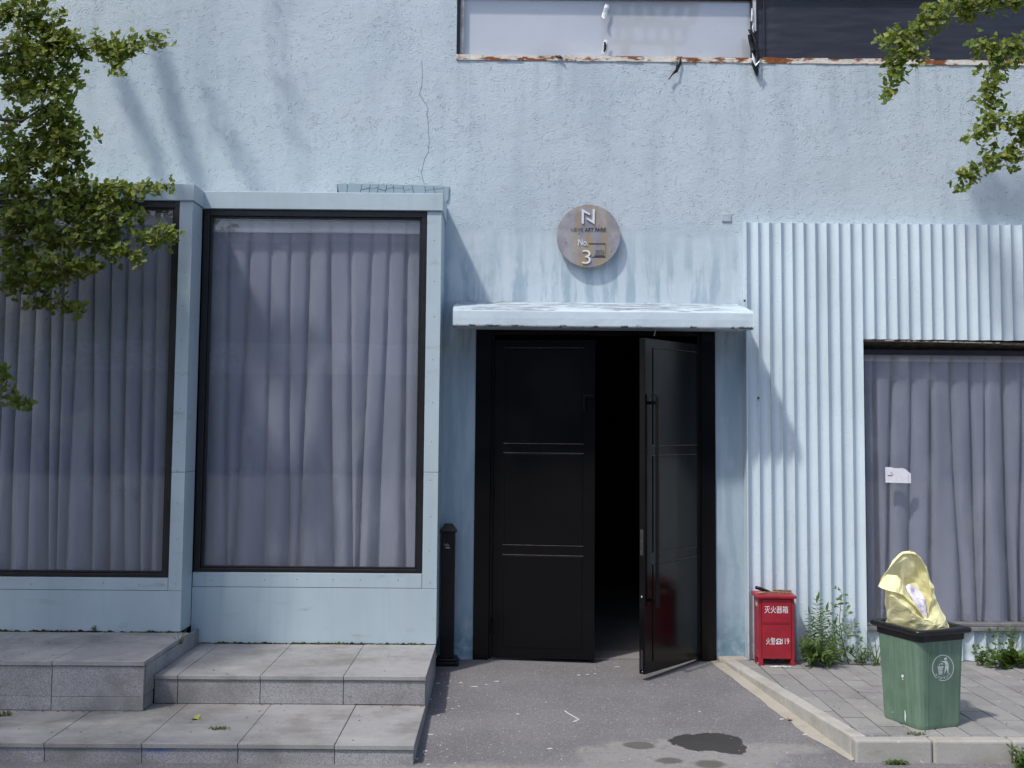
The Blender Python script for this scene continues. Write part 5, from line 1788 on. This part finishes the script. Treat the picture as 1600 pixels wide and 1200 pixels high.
for _ in range(60):
    px, py = frng(1180, 1600), frng(1036, 1145)
    p = onp(px, py)
    if p.y > 6.62 and p.x > kx(p.y) + .1: chip(p + Vector((0, 0, .003)), frng(.002, .006), frng(1, 2), None, .003)
tag(obj('dry_debris', dk_, 'bristle'), 'brown bits of dry debris scattered over steps and pavement', 'litter', kind='stuff')
chips = keep
ln = MB()
pp = [ong(882, 1111), ong(888, 1115), ong(893, 1118), ong(904, 1124)]
for i in range(3):
    a, b = pp[i], pp[i + 1]
    d = (b - a).normalized(); nrm = Vector((-d.y, d.x, 0)) * .006
    ln.add([a - nrm + Vector((0, 0, .0025)), b - nrm + Vector((0, 0, .0025)), b + nrm + Vector((0, 0, .0025)), a + nrm + Vector((0, 0, .0025))], [(0, 1, 2, 3)])
q = ong(897, 1127)
ln.add([pp[3] + Vector((-.01, -.01, .0025)), pp[3] + Vector((.012, 0, .0025)), q + Vector((.006, -.02, .0025)), q + Vector((-.016, -.02, .0025))], [(0, 1, 2, 3)])
tag(obj('paint_streak', ln, 'stone_white'), 'short white streak of paint on the asphalt before the door', 'paint mark')
pm = MB()
for (px, py, s) in ((1208, 1042.6, .020), (1216, 1042, .022), (1227, 1042.6, .016), (1222, 1041.5, .014), (1234, 1042.4, .012)):
    p = onp(px, py)
    pm.add([p + Vector((math.cos(i * 1.05) * s * 1.6 * frng(.7, 1.2), math.sin(i * 1.05) * s * frng(.5, 1.2), .0045)) for i in range(6)], [tuple(range(6))])
obj('paint_spill', pm, 'white_paint', pav)
p = onp(1164, 1028.5)
tag(obj('blue_scrap', MB().hexa([(p.x - .012, p.y - .01, p.z), (p.x + .012, p.y - .012, p.z), (p.x + .010, p.y + .008, p.z), (p.x - .01, p.y + .01, p.z), (p.x - .011, p.y - .008, p.z + .016), (p.x + .010, p.y - .008, p.z + .012), (p.x + .008, p.y + .004, p.z + .012), (p.x - .008, p.y + .005, p.z + .02)]), 'blue_scrap', None, bev=.002), 'tiny blue plastic scrap at the kerb end by the wall', 'scrap')

# ------------------------------------------------------------------ ginkgo trees
def ginkgo_proto():
    mb = MB()
    s = 1.0
    pts = [Vector((0, 0, 0))]
    N = 6
    for i in range(N + 1):
        a = -1.02 + 2.04 * i / N
        rr = s * (1.0 - .22 * (i == N // 2) + .04 * (i % 2))
        pts.append(Vector((rr * math.sin(a), rr * math.cos(a), .16 * abs(math.sin(a * 1.3)) - .05 * (i % 2))))
    mb.add(pts, [(0, i + 1, i) for i in range(1, N + 1)])
    st = [Vector((-.025, -.02, 0)), Vector((.025, -.02, 0)), Vector((.018, -.75, -.08)), Vector((-.018, -.75, -.08))]
    mb.add(st, [(0, 1, 2, 3)])
    return mb
GP = ginkgo_proto()
GMESH = mesh_of('leaf', GP, 'ginkgo_leaf')
def leaf_matrix(p, s, toward, rnd):
    nrm = Vector((rnd.gauss(-.25, .6), rnd.gauss(-.75, .5), rnd.gauss(.55, .5))).normalized()
    up = Vector((rnd.gauss(0, .7), rnd.gauss(0, .3), rnd.gauss(.15, .7)))
    y = (up - nrm * up.dot(nrm))
    if y.length < .05: y = Vector((1, 0, .2))
    y.normalize()
    x = y.cross(nrm)
    m = Matrix.Identity(4)
    for i in range(3):
        m[i][0], m[i][1], m[i][2] = x[i], y[i], nrm[i]
    return Matrix.Translation(p) @ m @ Matrix.Scale(s, 4)
def tree(name, label, base, trunk_path, trunk_r, branches, blobs, extra, seed, dens=1.0, depth=7.0):
    """branches: lists of (px, py, Y, radius); blobs: (px, py, rx, ry[, Y[, density]]) in photo pixels at depth Y; extra: world ellipsoids outside the frame"""
    rnd = random.Random(seed)
    t = thing(name, base, label, 'tree', 'ginkgo trees at both sides')
    obj('trunk', MB().tube(trunk_path, trunk_r, 12), 'bark', t, smooth=True)
    for br in branches:
        pts = [(at(a, b, Y) if Y is not None else Vector(a)) for a, b, Y, r in [(q + (None,) * 0) for q in br]]
        rs = [q[3] for q in br]
        tz = pts[0].z - .5
        tp_ = min(range(len(trunk_path)), key=lambda n_: abs(trunk_path[n_].z - tz))
        if rs[0] > .02:
            pts.insert(0, trunk_path[tp_].copy()); rs.insert(0, rs[0] * 1.5)
        sm, sr = [], []
        for i in range(len(pts) - 1):
            for s in range(4):
                f = s / 4
                p = pts[i].lerp(pts[i + 1], f)
                p += Vector((rnd.gauss(0, 1), rnd.gauss(0, 1), rnd.gauss(0, 1))) * min(.012, rs[i]) * .6
                sm.append(p); sr.append((rs[i] + (rs[i + 1] - rs[i]) * f) * .6)
        sm.append(pts[-1]); sr.append(rs[-1] * .6)
        obj('branch', MB().tube(sm, sr, 6), 'bark', t, smooth=True)
    mats = []
    tw = MB()
    for bl in blobs:
        px, py, rx, ry = bl[:4]
        Y = bl[4] if len(bl) > 4 else depth
        dn = bl[5] if len(bl) > 5 else 1.0
        n = int(math.pi * rx * ry / 58.0 * dens * dn) + 3
        c = at(px, py, Y)
        k = Y / FPX
        nc = max(2, n // 7)
        for _ in range(nc):                             # short spurs carrying rosettes of leaves
            while True:
                u, v, w_ = rnd.uniform(-1, 1), rnd.uniform(-1, 1), rnd.uniform(-1, 1)
                if u * u + v * v + w_ * w_ < 1: break
            q = c + Vector((u * rx * k, w_ * max(rx, ry) * k * .9 + 0, v * ry * k))
            if rnd.random() < .5:
                tw.tube([q, q + Vector((rnd.gauss(0, .03), rnd.gauss(0, .03), -.03 + rnd.gauss(0, .02)))], .0016, 3)
            for _ in range(7):
                o_ = Vector((rnd.gauss(0, 1), rnd.gauss(0, 1), rnd.gauss(0, 1))) * .026
                mats.append((q + o_, rnd.uniform(.026, .043) * (q.y / 7.2)))
    inframe = len(mats)
    M4 = [leaf_matrix(p, s, None, rnd) for p, s in mats]
    # the 300 that show largest become parts, the rest one foliage part
    order = sorted(range(inframe), key=lambda i: -(mats[i][1] / (mats[i][0].y + 0.0)))
    big = set(order[:300])
    rest = MB()
    for i, m in enumerate(M4):
        if i in big:
            inst('leaf', GMESH, m, t)
        else:
            rest.add([m @ v for v in GP.v], GP.f)
    for (c, r, n, sz) in extra:
        for _ in range(n):
            while True:
                u = Vector((rnd.uniform(-1, 1), rnd.uniform(-1, 1), rnd.uniform(-1, 1)))
                if u.length < 1: break
            p = Vector(c) + Vector((u.x * r[0], u.y * r[1], u.z * r[2]))
            m = leaf_matrix(p, sz * rnd.uniform(.7, 1.3), None, rnd)
            rest.add([m @ v for v in GP.v], GP.f)
    obj('foliage', rest, 'ginkgo_leaf', t)['kind'] = 'stuff'
    if tw.v: obj('twigs', tw, 'twig', t)['kind'] = 'stuff'
    return t
YL = 7.5
LB = [(25, 18, 34, 18), (58, 18, 16, 24), (50, 38, 20, 14), (4, 40, 8, 22), (88, 22, 8, 10, 7.42, .7), (100, 18, 8, 8, 7.42, .5),
      (35, 72, 42, 18), (75, 58, 28, 22), (105, 70, 32, 24), (150, 75, 34, 18), (192, 72, 24, 19), (222, 69, 20, 9), (246, 63, 14, 7), (185, 100, 13, 11), (190, 113, 5, 5),
      (15, 105, 20, 20), (60, 105, 40, 26), (97, 125, 20, 24), (110, 108, 14, 10), (45, 140, 30, 14, 7.55),
      (75, 155, 40, 22), (88, 190, 38, 26), (106, 218, 28, 28), (55, 218, 34, 26, 7.55), (18, 145, 14, 22, 7.6), (8, 205, 12, 26, 7.6), (30, 185, 16, 10, 7.6),
      (102, 252, 30, 26), (45, 255, 36, 24), (14, 258, 18, 26, 7.55), (120, 130, 5, 5), (140, 255, 7, 5), (150, 212, 4, 3),
      (22, 292, 28, 20), (72, 290, 10, 16), (96, 296, 28, 18), (52, 300, 8, 10),
      (104, 326, 30, 22), (138, 298, 26, 18), (168, 296, 24, 15), (200, 302, 22, 12), (238, 297, 24, 7), (262, 292, 8, 5), (150, 335, 28, 18), (180, 322, 16, 10),
      (50, 335, 42, 22, 7.55), (18, 350, 24, 26, 7.55), (82, 368, 34, 18), (130, 372, 34, 18), (165, 360, 28, 16), (205, 345, 18, 12), (232, 374, 30, 13), (258, 365, 14, 10), (190, 395, 28, 13), (213, 404, 12, 8), (272, 374, 7, 5),
      (25, 395, 30, 20, 7.6), (78, 410, 30, 16, 7.5), (128, 412, 26, 16), (150, 416, 12, 8), (60, 445, 34, 14, 7.66), (20, 440, 24, 20, 7.66), (100, 430, 20, 8, 7.55), (55, 470, 18, 10, 7.66), (92, 478, 26, 8, 7.66), (128, 484, 9, 5, 7.66), (70, 428, 16, 8),
      (5, 585, 9, 14, 7.66), (16, 610, 12, 8, 7.66), (28, 628, 18, 7, 7.66), (44, 635, 7, 4, 7.66)]
def wpt(x, y, z, r): return (x, y, z, r)
tbx, tby = -5.3, 5.95
trunkL = [(tbx, tby, -.1), (tbx + .05, tby + .05, 1.2), (tbx, tby + .2, 2.6), (tbx + .15, tby + .35, 4.0), (tbx + .2, tby + .5, 5.5), (tbx + .1, tby + .6, 7.2)]
BL = [[(-230, 120, 7.1, .045), (-90, 110, 7.3, .03), (20, 80, YL, .018), (110, 75, YL, .011), (200, 72, YL, .006), (268, 58, YL, .0015)],
      [(-230, 200, 7.1, .05), (-80, 180, 7.35, .03), (30, 190, YL, .016), (85, 160, YL, .010), (95, 220, YL, .008), (105, 300, YL, .006), (150, 330, YL, .004)],
      [(-230, 330, 7.1, .05), (-80, 320, 7.35, .03), (20, 300, YL, .014), (100, 320, YL, .010), (170, 300, YL, .006), (240, 298, YL, .003), (285, 282, YL, .001)],
      [(-230, 400, 7.15, .05), (-60, 380, 7.5, .025), (60, 360, YL, .012), (140, 375, YL, .007), (220, 385, YL, .004), (280, 312, YL, .001)],
      [(-230, 470, 7.3, .04), (-60, 450, 7.55, .02), (40, 440, 7.66, .008), (90, 475, 7.66, .004), (138, 484, 7.66, .001)],
      [(-120, 20, 7.3, .03), (0, 30, YL, .012), (60, 20, YL, .006), (95, 30, YL, .003), (102, 2, YL, .001)],
      [(-230, 560, 7.35, .03), (-60, 570, 7.6, .01), (10, 600, 7.66, .004), (50, 636, 7.66, .001)],
      [(95, 120, YL, .003), (115, 130, YL, .002), (148, 138, YL, .001), (150, 131, YL, .0006)],
      [(125, 205, YL, .003), (140, 218, YL, .0015), (158, 228, YL, .001), (161, 236, YL, .0006)]]
def streak(pts, n, r, s=.75, Y=None):  # unseen leaf clumps, placed up the sun's path to cast streaks of shade
    out = []
    for (a, b) in pts:
        p = at(a, b, YW if Y is None else Y)
        out.append(((p.x - s, p.y - s, p.z + 2.1 * s), (r * .8, .12, r * 1.6), n, .034))
    return out
EL = streak([(188, 130), (205, 165), (222, 200), (238, 235), (250, 265)], 34, .085) + streak([(255, 95), (265, 135), (275, 175), (287, 215), (300, 255), (306, 280)], 40, .085) + streak([(340, 180), (360, 215), (380, 250), (400, 280)], 18, .10) + streak([(430, 10), (440, 60), (450, 120), (460, 180), (470, 240)], 13, .14)
EL += [((-5.4, 5.6, 5.6), (1.1, 1.2, .6), 2200, .040), ((-5.1, 6.4, 5.75), (1.1, 1.0, .8), 3000, .040), ((-4.3, 4.4, 3.1), (1.3, 1.1, 2.0), 2200, .045), ((-4.3, 6.8, 5.35), (.6, .5, .35), 600, .036), ((-4.7, 6.2, 3.6), (1.1, 1.0, 1.5), 2600, .040), ((-5.2, 6.3, 4.2), (.8, .8, 1.0), 700, .036), ((-4.3, 6.7, 3.2), (.5, .5, .8), 350, .036)]  # unseen leaf masses added to keep the leftmost bay in shade
tree('ginkgo_tree', 'ginkgo tree with dense fan shaped leaves hanging over the leftmost window', (tbx, tby, 0), [Vector(p) for p in trunkL], [.16, .13, .12, .10, .075, .03], BL, LB, EL, 5, 4.8, 7.5)
YR = 7.0
RB = [(1592, 2, 24, 8), (1550, 6, 24, 12), (1505, 10, 30, 15), (1464, 20, 22, 15), (1440, 43, 18, 16), (1420, 62, 14, 11), (1394, 57, 16, 5), (1384, 62, 6, 6), (1388, 78, 10, 5), (1420, 82, 16, 15), (1428, 92, 9, 8), (1408, 106, 15, 13), (1398, 126, 13, 9), (1388, 142, 9, 6), (1406, 92, 10, 8), (1383, 148, 4, 3),
      (1528, 78, 16, 13), (1565, 78, 24, 13), (1595, 72, 16, 12), (1556, 103, 15, 13), (1585, 98, 10, 8, 7, .6), (1550, 132, 13, 16), (1546, 162, 12, 16), (1550, 184, 15, 11), (1538, 204, 17, 10), (1520, 216, 9, 5), (1575, 194, 18, 8), (1598, 188, 10, 9), (1596, 212, 12, 12), (1588, 240, 16, 12), (1568, 238, 12, 7), (1544, 250, 16, 8), (1528, 264, 15, 8), (1508, 278, 12, 6), (1494, 291, 9, 6), (1536, 138, 6, 5, 7, .7), (1540, 110, 8, 6, 7, .7), (1510, 272, 6, 4), (1580, 255, 14, 6), (1545, 228, 4, 3)]
tbx, tby = 5.1, 6.9
trunkR = [(tbx, tby, .05), (tbx - .05, tby, 1.5), (tbx + .02, tby + .05, 3.0), (tbx - .1, tby, 4.4), (tbx - .05, tby, 5.8), (tbx - .1, tby, 7.2)]
BR = [[(1880, -30, 7.0, .04), (1720, -10, YR, .022), (1600, 2, YR, .012), (1500, 12, YR, .008), (1445, 40, YR, .005), (1424, 68, YR, .0035), (1410, 105, YR, .0025), (1384, 148, YR, .0008)],
      [(1424, 62, YR, .003), (1400, 57, YR, .0018), (1376, 60, YR, .0008)],
      [(1880, 40, 7.0, .04), (1740, 60, YR, .02), (1600, 74, YR, .009), (1565, 85, YR, .006), (1550, 130, YR, .0045), (1548, 180, YR, .0035), (1530, 212, YR, .001)],
      [(1900, 150, 7.0, .035), (1740, 170, YR, .015), (1600, 196, YR, .006), (1560, 190, YR, .003)],
      [(1900, 200, 7.0, .035), (1740, 210, YR, .015), (1600, 236, YR, .006), (1545, 250, YR, .004), (1510, 275, YR, .0025), (1482, 293, YR, .0008)]]
ER = streak([(1550, 300), (1575, 320), (1598, 300), (1545, 335), (1590, 340)], 60, .10, .9) + streak([(1530, 370), (1565, 400), (1590, 440), (1560, 470), (1590, 500)], 40, .14, 1.28, YC) + [((4.6, 6.9, 5.6), (.9, .9, .8), 900, .036), ((4.7, 7.4, 4.2), (.6, .6, .8), 400, .036)]
tree('ginkgo_tree', 'ginkgo branches with fan shaped leaves hanging in at upper right', (tbx, tby, .1), [Vector(p) for p in trunkR], [.12, .10, .09, .08, .06, .03], BR, RB, ER, 6, 5.2)
